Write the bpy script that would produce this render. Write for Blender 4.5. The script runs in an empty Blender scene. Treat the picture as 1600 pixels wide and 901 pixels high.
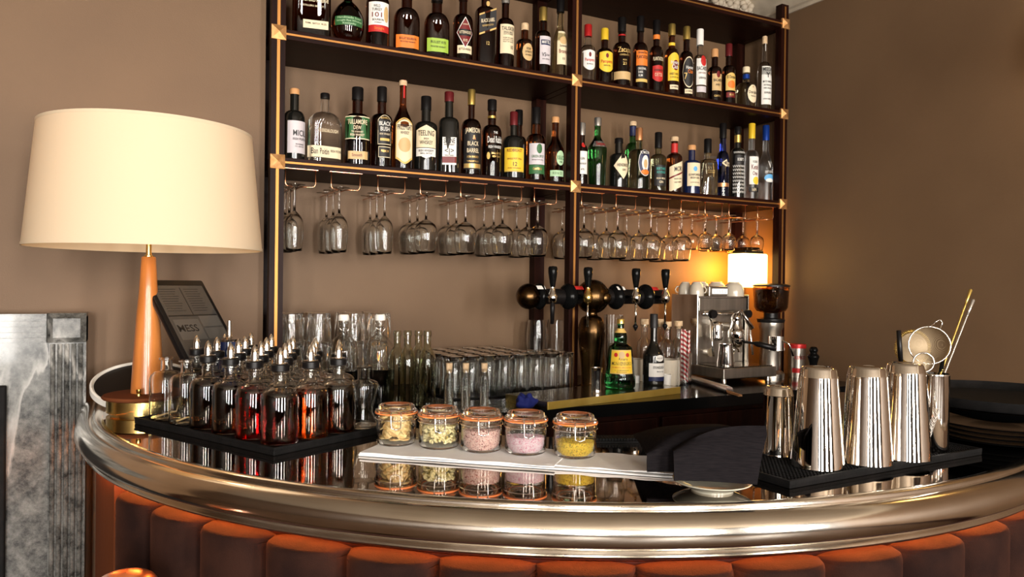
import bpy, bmesh, math, random
from mathutils import Vector, Matrix
PI = math.pi
R = math.radians
random.seed(7)
scene = bpy.context.scene
col = scene.collection

# ---------------------------------------------------------------- camera
F = 1163.86
YAW, PIT, ROL = R(27.467), R(-0.3), R(0.7)
CAM = Vector((0, 0, 1.43))
_fw = Vector((math.sin(YAW)*math.cos(PIT), math.cos(YAW)*math.cos(PIT), math.sin(PIT)))
_r = Vector((math.cos(YAW), -math.sin(YAW), 0))
_u = _r.cross(_fw)
_r2 = _r*math.cos(ROL) + _u*math.sin(ROL)
_u2 = -_r*math.sin(ROL) + _u*math.cos(ROL)
cd = bpy.data.cameras.new('camera')
cam = bpy.data.objects.new('camera', cd)
col.objects.link(cam)
cd.sensor_width = 36
cd.lens = F/1600*36
cd.clip_start = 0.02
m = Matrix(((_r2.x, _u2.x, -_fw.x), (_r2.y, _u2.y, -_fw.y), (_r2.z, _u2.z, -_fw.z))).to_4x4()
m.translation = CAM
cam.matrix_world = m
scene.camera = cam

def ray(px, py): return _fw + _r2*((px-800)/F) + _u2*((450.5-py)/F)
def onz(px, py, z):
    d = ray(px, py); return CAM + d*((z-CAM.z)/d.z)
def ony(px, py, y):
    d = ray(px, py); return CAM + d*(y/d.y)
def mpp(P):            # metres per photo pixel at P
    return (Vector(P)-CAM).dot(_fw)/F

# ---------------------------------------------------------------- render look, world, lights
scene.view_settings.view_transform = 'Standard'
scene.view_settings.look = 'None'
scene.view_settings.exposure = 0.0
scene.view_settings.gamma = 1
scene.view_settings.use_curve_mapping = False
cy = scene.cycles
cy.max_bounces = 18; cy.transmission_bounces = 16; cy.glossy_bounces = 8; cy.diffuse_bounces = 3
cy.transparent_max_bounces = 12
cy.caustics_reflective = False; cy.caustics_refractive = True
cy.blur_glossy = 1.0
cy.sample_clamp_indirect = 12.0
w = bpy.data.worlds.new('world'); scene.world = w; w.use_nodes = True
w.node_tree.nodes['Background'].inputs[0].default_value = (0.75, 0.85, 1, 1)
w.node_tree.nodes['Background'].inputs[1].default_value = 0.3
WIN_Y = -3.0
WINDOWS = [(-2.45, .50), (-1.10, .60), (.45, .60), (1.85, .50)]      # centre x, width
WIN_Z0, WIN_Z1 = 0.65, 2.6
WIN_POWER = [150, 210, 230, 170]
def area(name, loc, rot, sx, sy, power, colour):
    l = bpy.data.lights.new(name, 'AREA'); l.shape = 'RECTANGLE'; l.size = sx; l.size_y = sy
    l.energy = power; l.color = colour
    o = bpy.data.objects.new(name, l); col.objects.link(o); o.location = loc; o.rotation_euler = rot
    return o
for (wx, ww), pw in zip(WINDOWS, WIN_POWER):
    area('window_daylight', (wx, WIN_Y-0.12, (WIN_Z0+WIN_Z1)/2), (R(90), 0, 0), ww, WIN_Z1-WIN_Z0, pw, (1, 0.95, 0.88))

# ---------------------------------------------------------------- materials
def mat(name, base=(.5, .5, .5), rough=.5, metal=0, trans=0, ior=1.45, coat=0, emit=None, es=0, sheen=0, sheen_tint=(1, 1, 1), spec=.5, alpha=1):
    mt = bpy.data.materials.new(name); mt.use_nodes = True
    b = mt.node_tree.nodes['Principled BSDF']; i = b.inputs
    i['Base Color'].default_value = (*base, 1); i['Roughness'].default_value = rough
    i['Metallic'].default_value = metal; i['Transmission Weight'].default_value = trans
    i['IOR'].default_value = ior; i['Coat Weight'].default_value = coat; i['Coat Roughness'].default_value = .05
    i['Specular IOR Level'].default_value = spec
    i['Sheen Weight'].default_value = sheen; i['Sheen Tint'].default_value = (*sheen_tint, 1); i['Sheen Roughness'].default_value = .4
    if emit: i['Emission Color'].default_value = (*emit, 1); i['Emission Strength'].default_value = es
    return mt
def nd(mt, t, **kw):
    n = mt.node_tree.nodes.new(t)
    for k, v in kw.items():
        if k in n.inputs: n.inputs[k].default_value = v
        else: setattr(n, k, v)
    return n
def lk(mt, a, b): mt.node_tree.links.new(a, b)
def noisy(mt, c1, c2, scale=5, detail=6, bump=0, bscale=None, stretch=(1, 1, 1), rough=None, lo=.35, hi=.65, bdist=.002):
    """colour varies between c1 and c2 with noise; optional bump"""
    b = mt.node_tree.nodes['Principled BSDF']
    tc = nd(mt, 'ShaderNodeTexCoord'); mp = nd(mt, 'ShaderNodeMapping'); mp.inputs['Scale'].default_value = stretch
    lk(mt, tc.outputs['Object'], mp.inputs[0])
    n = nd(mt, 'ShaderNodeTexNoise', Scale=scale, Detail=detail)
    lk(mt, mp.outputs[0], n.inputs['Vector'])
    r = nd(mt, 'ShaderNodeValToRGB'); r.color_ramp.elements[0].position = lo; r.color_ramp.elements[1].position = hi
    r.color_ramp.elements[0].color = (*c1, 1); r.color_ramp.elements[1].color = (*c2, 1)
    lk(mt, n.outputs[0], r.inputs[0]); lk(mt, r.outputs[0], b.inputs['Base Color'])
    if rough:
        mr = nd(mt, 'ShaderNodeMapRange'); mr.inputs[3].default_value = rough[0]; mr.inputs[4].default_value = rough[1]
        lk(mt, n.outputs[0], mr.inputs[0]); lk(mt, mr.outputs[0], b.inputs['Roughness'])
    if bump:
        n2 = nd(mt, 'ShaderNodeTexNoise', Scale=bscale or scale*8, Detail=3); lk(mt, mp.outputs[0], n2.inputs['Vector'])
        bp = nd(mt, 'ShaderNodeBump', Strength=bump, Distance=bdist); lk(mt, n2.outputs[0], bp.inputs['Height'])
        lk(mt, bp.outputs[0], b.inputs['Normal'])
    return mt
M = {}
M['wall'] = noisy(mat('taupe_wall', rough=.62), (.128, .072, .036), (.155, .089, .045), 2.5, 5, .25, 260, lo=.3, hi=.7)
M['ceiling'] = noisy(mat('ceiling_paint', rough=.8), (.28, .22, .16), (.32, .26, .19), 3, 4, .1, 60)
M['plaster'] = noisy(mat('cornice_plaster', rough=.7), (.40, .33, .25), (.50, .42, .32), 12, 4, .2, 60)
M['panel'] = noisy(mat('dark_panelling', rough=.4), (.045, .025, .014), (.07, .04, .022), 3, 6, .1, 40)
M['floor'] = noisy(mat('floor_boards', rough=.4), (.05, .028, .015), (.09, .05, .028), 3, 6, .2, 40, (1, 12, 1))
M['wood'] = noisy(mat('mahogany', rough=.45, coat=0, spec=.12), (.007, .0016, .0009), (.020, .0042, .0020), 9, 8, .15, 60, (6, 6, .5), lo=.3, hi=.75)
M['woodh'] = noisy(mat('mahogany_shelf', rough=.45, coat=0, spec=.12), (.007, .0016, .0009), (.020, .0042, .0020), 9, 8, .15, 60, (.5, 6, 6), lo=.3, hi=.75)
M['goldstrip'] = mat('brass_inlay', (.42, .19, .055), .5, 1)
M['goldblock'] = noisy(mat('brass_stud', rough=.55, metal=1), (.60, .30, .11), (.80, .46, .20), 60, 4, .3, 120)
M['brass'] = noisy(mat('brass', rough=.22, metal=1), (.70, .48, .14), (.85, .62, .24), 8, 4, .1, 60, rough=(.12, .35))
M['brassfront'] = noisy(mat('brushed_brass', rough=.45, metal=1), (.85, .60, .12), (.95, .72, .20), 8, 4, .1, 60, rough=(.4, .6))
M['oldbrass'] = noisy(mat('aged_brass', rough=.25, metal=1), (.040, .022, .010), (.115, .065, .026), 14, 5, .08, 60, rough=(.15, .35))
M['copper'] = mat('copper_wire', (.85, .42, .24), .22, 1)
M['rose'] = mat('copper_dome', (.80, .42, .28), .28, 1)
M['chrome'] = mat('chrome', (.88, .86, .83), .055, 1)
M['steel'] = noisy(mat('polished_steel', rough=.12, metal=1), (.62, .58, .54), (.80, .77, .73), 30, 4, .05, 80, (1, 1, .1), rough=(.06, .16))
M['brushed'] = noisy(mat('brushed_steel', rough=.3, metal=1), (.42, .38, .33), (.55, .50, .44), 40, 4, .06, 160, (1, 1, .05))
M['pewter'] = noisy(mat('pewter_edge', rough=.12, metal=1), (.78, .72, .63), (.90, .85, .77), 7, 6, .06, 30, rough=(.07, .22), bdist=.001)
M['bartop'] = noisy(mat('dark_polished_top', rough=.03, metal=1), (.42, .36, .31), (.52, .45, .39), 6, 6, .0, 30, rough=(.015, .05))
M['velvet'] = noisy(mat('rust_velvet', rough=.9, sheen=.07, sheen_tint=(1, .35, .2), spec=.1), (.012, .0050, .0040), (.024, .0092, .0060), 14, 6, .5, 500)
M['marble'] = mat('grey_marble', rough=.22, coat=.2)
M['black'] = mat('black_plastic', (.006, .005, .005), .35, spec=.25)
M['gloss'] = mat('black_gloss', (.004, .004, .004), .12, spec=.12)
M['rubber'] = noisy(mat('black_rubber', rough=.7, spec=.15), (.004, .004, .004), (.008, .007, .007), 40, 3, .3, 200)
M['cream'] = mat('cream_label', (.80, .66, .44), .6)
M['white'] = mat('white_label', (.82, .78, .72), .55)
M['lilac'] = mat('pale_lilac_label', (.62, .56, .58), .55)
M['yellow'] = mat('yellow_label', (.85, .55, .04), .5)
M['mustard'] = mat('mustard_label', (.72, .47, .13), .5)
M['tan'] = mat('tan_label', (.60, .40, .18), .5)
M['orange'] = mat('orange_label', (.80, .20, .025), .5)
M['red'] = mat('red_label', (.50, .022, .018), .45)
M['darkred'] = mat('dark_red_label', (.16, .012, .012), .4)
M['green'] = mat('green_label', (.03, .12, .035), .5)
M['lime'] = mat('lime_label', (.34, .50, .06), .5)
M['palegreen'] = mat('pale_green_label', (.42, .60, .36), .5)
M['navy'] = mat('navy_label', (.012, .018, .07), .45)
M['bluecap'] = mat('blue_foil', (.01, .05, .30), .3, .5)
M['skyblue'] = mat('sky_blue_print', (.12, .40, .72), .5)
M['teal'] = mat('teal_print', (.05, .35, .30), .5)
M['ink'] = mat('black_ink', (.012, .010, .010), .5)
M['gold'] = mat('gold_print', (.75, .50, .18), .35, .7)
M['goldfoil'] = mat('gold_foil', (.78, .55, .15), .3, .9)
M['silverfoil'] = mat('silver_foil', (.75, .72, .68), .25, .9)
M['yellowfoil'] = mat('yellow_foil', (.80, .52, .03), .35, .2)
M['redfoil'] = mat('red_foil', (.45, .015, .015), .35, .3)
M['maroon'] = mat('maroon_foil', (.13, .012, .014), .35, .3)
M['cork'] = noisy(mat('cork', rough=.8), (.55, .36, .20), (.75, .55, .34), 60, 4, .3, 200)
M['woodcap'] = mat('wooden_stopper', (.60, .30, .12), .5)
M['copperfoil'] = mat('copper_foil', (.80, .36, .16), .3, .8)
def glass(name, c, rough=.0, ior=1.47, trans=1.0): return mat(name, c, rough, trans=trans, ior=ior)
G = dict(
    clear=glass('clear_glass', (.97, .98, .97)), frost=glass('frosted_glass', (.80, .82, .84), .28),
    amber=glass('amber_spirit', (.30, .075, .012)), dark=glass('dark_spirit', (.085, .018, .005)),
    black=mat('black_bottle_glass', (.006, .006, .005), .05, coat=.5), green=glass('green_glass', (.05, .30, .07)),
    dkgreen=glass('dark_green_glass', (.02, .16, .04)), olive=glass('olive_glass', (.45, .46, .28)),
    tint=glass('faint_green_glass', (.86, .88, .76)), pale=glass('pale_spirit', (.85, .80, .55)), blue=glass('blue_glass', (.03, .06, .45)), dkblue=mat('dark_blue_glass', (.006, .012, .05), .06, coat=.5),
    red=glass('red_liquid', (.50, .01, .01)), brown=glass('brown_liquid', (.10, .018, .005)), deep=glass('deep_red_liquid', (.10, .008, .008)),
    orange=glass('orange_liquid', (.62, .16, .02)), syrup=mat('dark_syrup', (.006, .004, .003), .1))

M['leather'] = mat('tan_leather', (.13, .038, .014), .75, spec=.1)
# marble veins
def marble_nodes(mt):
    b = mt.node_tree.nodes['Principled BSDF']
    tc = nd(mt, 'ShaderNodeTexCoord'); mp = nd(mt, 'ShaderNodeMapping'); mp.inputs['Rotation'].default_value = (0, R(35), 0)
    lk(mt, tc.outputs['Object'], mp.inputs[0])
    n = nd(mt, 'ShaderNodeTexNoise', Scale=20, Detail=12, Roughness=.78); lk(mt, mp.outputs[0], n.inputs['Vector'])
    r = nd(mt, 'ShaderNodeValToRGB'); r.color_ramp.elements[0].position = .40; r.color_ramp.elements[0].color = (.018, .018, .017, 1)
    r.color_ramp.elements[1].position = .66; r.color_ramp.elements[1].color = (.20, .195, .18, 1)
    lk(mt, n.outputs[0], r.inputs[0])
    mp2 = nd(mt, 'ShaderNodeMapping'); mp2.inputs['Scale'].default_value = (2.6, 2.6, .9); mp2.inputs['Rotation'].default_value = (0, R(28), 0)
    lk(mt, tc.outputs['Object'], mp2.inputs[0])
    w = nd(mt, 'ShaderNodeTexNoise', Scale=2.2, Detail=9, Distortion=.4); lk(mt, mp2.outputs[0], w.inputs['Vector'])
    r2 = nd(mt, 'ShaderNodeValToRGB'); e = r2.color_ramp.elements
    e[0].position = .465; e[0].color = (0, 0, 0, 1); e[1].position = .50; e[1].color = (.6, .6, .6, 1)
    x = e.new(.515); x.color = (0, 0, 0, 1)
    lk(mt, w.outputs[0], r2.inputs[0])
    mx = nd(mt, 'ShaderNodeMix', data_type='RGBA'); mx.inputs[7].default_value = (.48, .46, .43, 1)
    lk(mt, r2.outputs[0], mx.inputs[0]); lk(mt, r.outputs[0], mx.inputs[6]); lk(mt, mx.outputs[2], b.inputs['Base Color'])
marble_nodes(M['marble'])

# ---------------------------------------------------------------- mesh helpers
def link(o, parent=None):
    col.objects.link(o)
    if parent: o.parent = parent
    return o
def obj(name, bm, m=None, parent=None, smooth=False, angle=None):
    me = bpy.data.meshes.new(name)
    bm.normal_update(); bm.to_mesh(me); bm.free()
    if smooth:
        for p in me.polygons: p.use_smooth = True
        if angle: me.set_sharp_from_angle(angle=R(angle))
    if m:
        for k in (m if isinstance(m, (list, tuple)) else [m]): me.materials.append(k)
    return link(bpy.data.objects.new(name, me), parent)
def tag(o, label=None, cat=None, group=None, kind=None):
    if label: o['label'] = label
    if cat: o['category'] = cat
    if group: o['group'] = group
    if kind: o['kind'] = kind
    return o
def thing(name, label, cat, loc=(0, 0, 0), rz=0, group=None):
    o = bpy.data.objects.new(name, None); o.empty_display_size = .05
    o.location = loc; o.rotation_euler = (0, 0, rz)
    link(o); return tag(o, label, cat, group)
def copy_tree(o, parent=None):
    c = o.copy(); col.objects.link(c)
    if parent: c.parent = parent
    for ch in [x for x in kids.get(o.name, [])] if o.name in kids else list(o.children):
        copy_tree(ch, c)
    return c
kids = {}
def dup(o, loc, rz=None, label=None, group=None, rot=None):
    c = copy_tree(o); c.location = loc
    if rz is not None: c.rotation_euler = (0, 0, rz)
    if rot is not None: c.rotation_euler = rot
    if label: c['label'] = label
    if group: c['group'] = group
    return c
def box(bm, x0, x1, y0, y1, z0, z1, bevel=0):
    r = bmesh.ops.create_cube(bm, size=1)
    for v in r['verts']:
        v.co = Vector((x0+(v.co.x+.5)*(x1-x0), y0+(v.co.y+.5)*(y1-y0), z0+(v.co.z+.5)*(z1-z0)))
    if bevel:
        es = set(e for v in r['verts'] for e in v.link_edges)
        bmesh.ops.bevel(bm, geom=list(es), offset=bevel, segments=2, affect='EDGES', profile=.5)
    return bm
def B(*a, **k): return box(bmesh.new(), *a, **k)
def lathe(prof, seg=32, bm=None, fn=None, close=False, M4=None, a0=0, a1=2*PI):
    """spin (r,z) points; fn(theta, r, z)->(x,y,z) can reshape the section"""
    bm = bm or bmesh.new(); rings = []
    full = abs(a1-a0-2*PI) < 1e-6
    n = seg if full else seg+1
    for r, z in prof:
        if r < 1e-6 and fn is None and full:
            rings.append([bm.verts.new((0, 0, z))]); continue
        ring = []
        for i in range(n):
            t = a0+(a1-a0)*i/seg
            p = fn(t, r, z) if fn else (r*math.cos(t), r*math.sin(t), z)
            ring.append(bm.verts.new(p))
        rings.append(ring)
    if close: rings.append(rings[0])
    for a, b in zip(rings, rings[1:]):
        k = max(len(a), len(b))
        for i in range(seg):
            j = (i+1) % k if full else i+1
            if len(a) == 1 and len(b) == 1: continue
            try:
                if len(a) == 1: bm.faces.new((a[0], b[j], b[i]))
                elif len(b) == 1: bm.faces.new((a[i], a[j], b[0]))
                else: bm.faces.new((a[i], a[j], b[j], b[i]))
            except ValueError: pass
    if M4:
        vs = set(v for r in rings for v in r)
        for v in vs: v.co = M4 @ v.co
    return bm
def tube(pts, r, seg=8, bm=None, closed=False, caps=True):
    bm = bm or bmesh.new(); pts = [Vector(p) for p in pts]; n = len(pts)
    rad = r if isinstance(r, (list, tuple)) else [r]*n
    rings = []; up = None
    for i, p in enumerate(pts):
        if closed: t = (pts[(i+1) % n]-pts[i-1]).normalized()
        else: t = (pts[min(i+1, n-1)]-pts[max(i-1, 0)]).normalized()
        if up is None:
            up = Vector((0, 0, 1)) if abs(t.z) < .9 else Vector((1, 0, 0))
        a = t.cross(up).normalized(); up = a.cross(t).normalized()
        rings.append([bm.verts.new(p+(a*math.cos(2*PI*k/seg)+up*math.sin(2*PI*k/seg))*rad[i]) for k in range(seg)])
    for i in range(n if closed else n-1):
        A, Bq = rings[i], rings[(i+1) % n]
        for k in range(seg): bm.faces.new((A[k], A[(k+1) % seg], Bq[(k+1) % seg], Bq[k]))
    if caps and not closed:
        bm.faces.new(rings[0][::-1]); bm.faces.new(rings[-1])
    return bm
def prism(poly, z0, z1, bm=None):
    bm = bm or bmesh.new()
    lo = [bm.verts.new((x, y, z0)) for x, y in poly]; hi = [bm.verts.new((x, y, z1)) for x, y in poly]
    bm.faces.new(lo[::-1]); bm.faces.new(hi); n = len(poly)
    for i in range(n): bm.faces.new((lo[i], lo[(i+1) % n], hi[(i+1) % n], hi[i]))
    return bm
def sphere(r, loc=(0, 0, 0), bm=None, sc=(1, 1, 1), seg=16):
    bm = bm or bmesh.new()
    rr = bmesh.ops.create_uvsphere(bm, u_segments=seg, v_segments=max(6, seg//2), radius=r)
    for v in rr['verts']: v.co = Vector((v.co.x*sc[0], v.co.y*sc[1], v.co.z*sc[2]))+Vector(loc)
    return bm
def xform(bm, Mx):
    for v in bm.verts: v.co = Mx @ v.co
    return bm
def smoothprof(p, n=4):
    """Catmull-Rom through (r,z) points"""
    out = []
    for i in range(len(p)-1):
        a, b, c, d = p[max(i-1, 0)], p[i], p[i+1], p[min(i+2, len(p)-1)]
        for k in range(n):
            t = k/n; q = []
            for j in (0, 1):
                q.append(.5*((2*b[j])+(-a[j]+c[j])*t+(2*a[j]-5*b[j]+4*c[j]-d[j])*t*t+(-a[j]+3*b[j]-3*c[j]+d[j])*t**3))
            out.append((max(q[0], 0), q[1]))
    return out+[p[-1]]
def struct(name, bm, m, **k): return tag(obj(name, bm, m, **k), kind='structure')

# lettering
_txt = {}
def text_polys(s):
    """(verts, faces) of a line of text, height of capitals about 1, centred"""
    if s in _txt: return _txt[s]
    c = bpy.data.curves.new('t', 'FONT'); c.body = s; c.size = 1.4; c.align_x = 'CENTER'; c.align_y = 'CENTER'; c.resolution_u = 2
    c.offset = .012
    o = bpy.data.objects.new('t', c); col.objects.link(o)
    bpy.context.view_layer.update()
    me = bpy.data.meshes.new_from_object(o.evaluated_get(bpy.context.evaluated_depsgraph_get()))
    vs = [v.co.copy() for v in me.vertices]; fs = [tuple(p.vertices) for p in me.polygons]
    bpy.data.objects.remove(o); bpy.data.curves.remove(c); bpy.data.meshes.remove(me)
    _txt[s] = (vs, fs); return _txt[s]
def text_bm(s, size, surf, x=0, z=0, bm=None, slant=0, width=None, bold=1):
    bm = bm or bmesh.new(); vs, fs = text_polys(s)
    if not vs: return bm
    sx = size
    if width:
        ww = max(v.x for v in vs)-min(v.x for v in vs); sx = width/ww
    nv = [bm.verts.new(surf(x+v.x*sx, z+v.y*size+slant*v.x*sx)) for v in vs]
    for f in fs:
        try: bm.faces.new([nv[i] for i in f])
        except ValueError: pass
    return bm
def flat_surf(origin, ax, az, off=0):
    o, ax, az = Vector(origin), Vector(ax).normalized(), Vector(az).normalized()
    n = ax.cross(az)
    return lambda x, z: o+ax*x+az*z+n*off

# ---------------------------------------------------------------- setting
WL, WB, WR = 2.47, 2.70, 2.66          # left wall plane y, alcove back y, right wall x
X0, UW, Y0 = .417, 1.09, 2.392         # shelf unit
CEIL = 2.82
struct('floor', B(-3.1, WR+.1, WIN_Y-.1, WB+.1, -.1, 0), M['floor'])
struct('ceiling', B(-3.1, WR+.1, WIN_Y-.1, WB+.1, CEIL, CEIL+.1), M['ceiling'])
struct('wall_left', B(-3.1, X0-.026, WL, WB+.1, 0, CEIL), M['wall'])
struct('wall_back', B(X0-.026, WR+.1, WB, WB+.1, 0, CEIL), M['wall'])
struct('wall_right', B(WR, WR+.1, WIN_Y-.1, WB, 0, CEIL), M['wall'])
struct('wall_far_left', B(-3.1, -3.0, WIN_Y-.1, WL, 0, CEIL), M['panel'])
bm = bmesh.new()
edges = [-3.0]
for wx, ww in WINDOWS: edges += [wx-ww/2, wx+ww/2]
edges.append(WR)
for i in range(0, len(edges), 2): box(bm, edges[i], edges[i+1], WIN_Y-.1, WIN_Y, 0, CEIL)
for wx, ww in WINDOWS:
    box(bm, wx-ww/2, wx+ww/2, WIN_Y-.1, WIN_Y, 0, WIN_Z0); box(bm, wx-ww/2, wx+ww/2, WIN_Y-.1, WIN_Y, WIN_Z1, CEIL)
struct('wall_front', bm, M['panel'])
M['frame'] = mat('window_paint', (.55, .52, .46), .4)
for k, (wx, ww) in enumerate(WINDOWS):
    bm = bmesh.new(); a, b = wx-ww/2, wx+ww/2
    for x in (a, b-.05): box(bm, x, x+.05, WIN_Y-.07, WIN_Y-.01, WIN_Z0, WIN_Z1)
    for z in (WIN_Z0, WIN_Z1-.05, (WIN_Z0+WIN_Z1)/2-.025): box(bm, a+.05, b-.05, WIN_Y-.07, WIN_Y-.01, z, z+.05)
    struct('window_%d' % (k+1), bm, M['frame'])
# cornice: stepped moulding on the back and right walls, with scroll ornament
def cornice_prof(run, kind):
    bm = bmesh.new()
    pts = [(0, 2.67), (.008, 2.67), (.008, 2.685), (.02, 2.69), (.02, 2.70), (.035, 2.725), (.07, 2.765), (.10, 2.785), (.10, 2.80), (.125, 2.80), (.125, CEIL), (0, CEIL)]
    rings = []
    for s in run:
        rings.append([bm.verts.new((s, WB-d, z)) if kind == 'b' else bm.verts.new((WR-d, s, z)) for d, z in pts])
    for i in range(len(pts)):
        j = (i+1) % len(pts); bm.faces.new((rings[0][i], rings[0][j], rings[1][j], rings[1][i]))
    return bm
struct('trim_1', cornice_prof((X0-.026, WR), 'b'), M['plaster'])
struct('trim_2', cornice_prof((WIN_Y, WB-.01), 'r'), M['plaster'])
bm = bmesh.new()
def spiral(cx, cz, s, turns, y, flip=1):
    pts = []
    for k in range(26):
        t = k/25; a = t*turns*2*PI; r = s*(1-.85*t)
        pts.append((cx+flip*r*math.cos(a), y-.012*t, cz+r*math.sin(a)))
    return pts
for k in range(15):
    cx = .55+k*.14
    tube(spiral(cx, 2.735, .045, 1.3, WB-.075, 1 if k % 2 else -1), [.011*(1-.5*i/25) for i in range(26)], 6, bm)
    for q in range(5):
        a = R(-60+q*30); p0 = Vector((cx+.065, WB-.06, 2.70)); p1 = p0+Vector((math.sin(a)*.05, -.035, math.cos(a)*.06))
        tube([p0, (p0+p1)/2+Vector((0, -.02, 0)), p1], [.004, .010, .003], 6, bm)
for k in range(4):
    for a in range(7):
        sphere(.016, (2.30+k*.09+.022*math.cos(a*.9), WB-.105+.01*(a % 2), 2.745+.022*math.sin(a*.9)), bm, seg=10)
struct('trim_3', bm, M['plaster'], smooth=True)
struct('baseboard_left', B(-3.0, X0-.03, WL-.02, WL, 0, .16), M['wood'])
struct('baseboard_right', B(WR-.02, WR, WIN_Y, 1.2, 0, .16), M['wood'])
# LED-lit panel of the wall under the bar's left end comes from the light strip itself

# ---------------------------------------------------------------- the bar
BC = (1.24, 2.08); RO, RI = 1.285, .80
A0, A1 = R(180), R(330)
def P2(r, a): return (BC[0]+r*math.cos(a), BC[1]+r*math.sin(a))
YE = 2.345                      # straight run of the bar stops just short of the fireplace
bar = thing('bar_counter', 'curved bar with a pewter edge, dark polished top and rust velvet front', 'bar counter')
N = 96
arc = [A0+(A1-A0)*i/N for i in range(N+1)]
# top slab
poly = [(BC[0]-RO, WL-.005)]+[P2(RO, a) for a in arc]+[P2(RI, a) for a in reversed(arc)]+[(BC[0]-RI, 2.38), (X0-.035, 2.38), (X0-.035, WL-.005)]
bmt = bmesh.new(); prism(poly, 1.052, 1.0995, bmt)
obj('bar_top', bmt, M['bartop'], bar)
# rim: swept profile
pf = [(0, .03), (0, .0)]
pf += [(.004+.009*(1-math.cos(R(a))), .0035*math.sin(R(a))) for a in (30, 60, 90, 120, 150)]
pf += [(.020, -.002), (.022, -.006)]
for a in range(100, -75, -12): pf.append((.030+.030*math.cos(R(a)), -.0325+.0285*math.sin(R(a))))
pf += [(.036, -.062), (.040, -.0645), (.043, -.068), (.040, -.072), (.03, -.073), (0, -.073)]
pf[0] = (0, -.03)
path = [((BC[0]-RO, YE), (-1, 0))]+[(P2(RO, a), (math.cos(a), math.sin(a))) for a in arc]
def sweep_rim(path, pf, z0):
    bm = bmesh.new(); rings = []
    for (x, y), (nx, ny) in path: rings.append([bm.verts.new((x+nx*d, y+ny*d, z0+z)) for d, z in pf])
    for a, b in zip(rings, rings[1:]):
        for i in range(len(pf)-1): bm.faces.new((a[i], b[i], b[i+1], a[i+1]))
    bm.faces.new(rings[0]); bm.faces.new(rings[-1][::-1])
    bmesh.ops.recalc_face_normals(bm, faces=bm.faces)
    return bm
obj('edge_rim', sweep_rim(path, pf[1:], 1.10), M['pewter'], bar, smooth=True, angle=50)
# substructure behind the velvet
RV = 1.258
poly = [(BC[0]-RV, WL-.005)]+[P2(RV, a) for a in arc]+[P2(RI+.03, a) for a in reversed(arc)]+[(BC[0]-RI-.03, 2.36), (X0-.035, 2.36), (X0-.035, WL-.005)]
bmt = prism(poly, 0.0, 1.0); obj('carcass', bmt, M['wood'], bar)
poly2 = [(BC[0]-1.20, WL-.01)]+[P2(1.20, a) for a in arc]+[P2(RI+.05, a) for a in reversed(arc)]+[(BC[0]-RI-.05, 2.35), (X0-.05, 2.35), (X0-.05, WL-.01)]
obj('top_support', prism(poly2, 1.0, 1.052), M['wood'], bar)
# velvet channels
def tuft(a_mid, half, r0, zt=1.000, zb=.10):
    bm = bmesh.new(); nu, nv = 14, 26; g = []
    dep = .058
    for j in range(nv+1):
        # v runs up the front then over the rounded top to the back
        row = []
        for i in range(nu+1):
            u = -1+2*i/nu
            bulge = dep*math.sqrt(max(0, 1-(abs(u))**2.3))
            if j <= 14: z = zb+(zt-.012-zb)*(j/14); k = 1
            elif j <= 20:
                t = (j-14)/6*PI/2; z = zt-.012+.012*math.sin(t); k = 1-.012/dep*(1-math.cos(t))*.9
            else:
                t = (j-20)/6; z = zt+.002*math.sin(t*PI); k = (1-.3)*(1-t)+0*t
                k = (1-.012/dep*.9)*(1-t)
            a = a_mid+u*half
            r = r0+bulge*k+(.006 if k > .1 else 0)
            zz = z-(.006*(abs(u)**4) if j > 14 else 0)
            row.append(bm.verts.new((BC[0]+r*math.cos(a), BC[1]+r*math.sin(a), zz)))
        g.append(row)
    for j in range(nv):
        for i in range(nu): bm.faces.new((g[j][i], g[j][i+1], g[j+1][i+1], g[j+1][i]))
    return bm
half = R(3.5)
k = 0; a = R(-163.9)-R(7*0)
while a < R(-34):
    obj('velvet_channel', tuft(a+half, half, RV), M['velvet'], bar, smooth=True)
    a += 2*half
obj('toe_kick', (lambda bm: bm)(prism([P2(RV+.004, x) for x in arc]+[P2(RV-.02, x) for x in reversed(arc)], 0.0, .10)), M['wood'], bar)
# edge post where the velvet begins
bm = bmesh.new()
a = R(-164.4); x, y = P2(RV+.012, a); tube([(x, y, .1), (x, y, .99)], .008, 8, bm)
obj('brass_bead', bm, M['oldbrass'], bar, smooth=True)
# LED strip under the lip
M['led'] = mat('orange_led', (1, .4, .1), .5, emit=(1, .27, .045), es=70)
led = prism([(BC[0]-1.276, 2.33)]+[P2(1.276, x) for x in arc]+[P2(1.268, x) for x in reversed(arc)]+[(BC[0]-1.268, 2.33)], 1.022, 1.0265)
obj('led_strip', led, M['led'], bar)
obj('led_strip', prism([(BC[0]-1.306, 2.33)]+[P2(1.306, R(180+14*k/8)) for k in range(9)]+[P2(1.302, R(194-14*k/8)) for k in range(9)]+[(BC[0]-1.302, 2.33)], 1.0235, 1.0265), M['led'], bar)
obj('end_panel', prism([(BC[0]-1.298, 2.33)]+[P2(1.298, R(180)+(R(194.6)-R(180))*k/8) for k in range(9)]+[P2(RV+.001, R(194.6)+(R(180)-R(194.6))*k/8) for k in range(9)]+[(BC[0]-RV-.001, 2.33)], .0, 1.005), M['leather'], bar)
bmc = prism([P2(1.256, x) for x in arc]+[P2(1.240, x) for x in reversed(arc)], 1.001, 1.052)
obj('strip_channel', bmc, M['wood'], bar)

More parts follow.
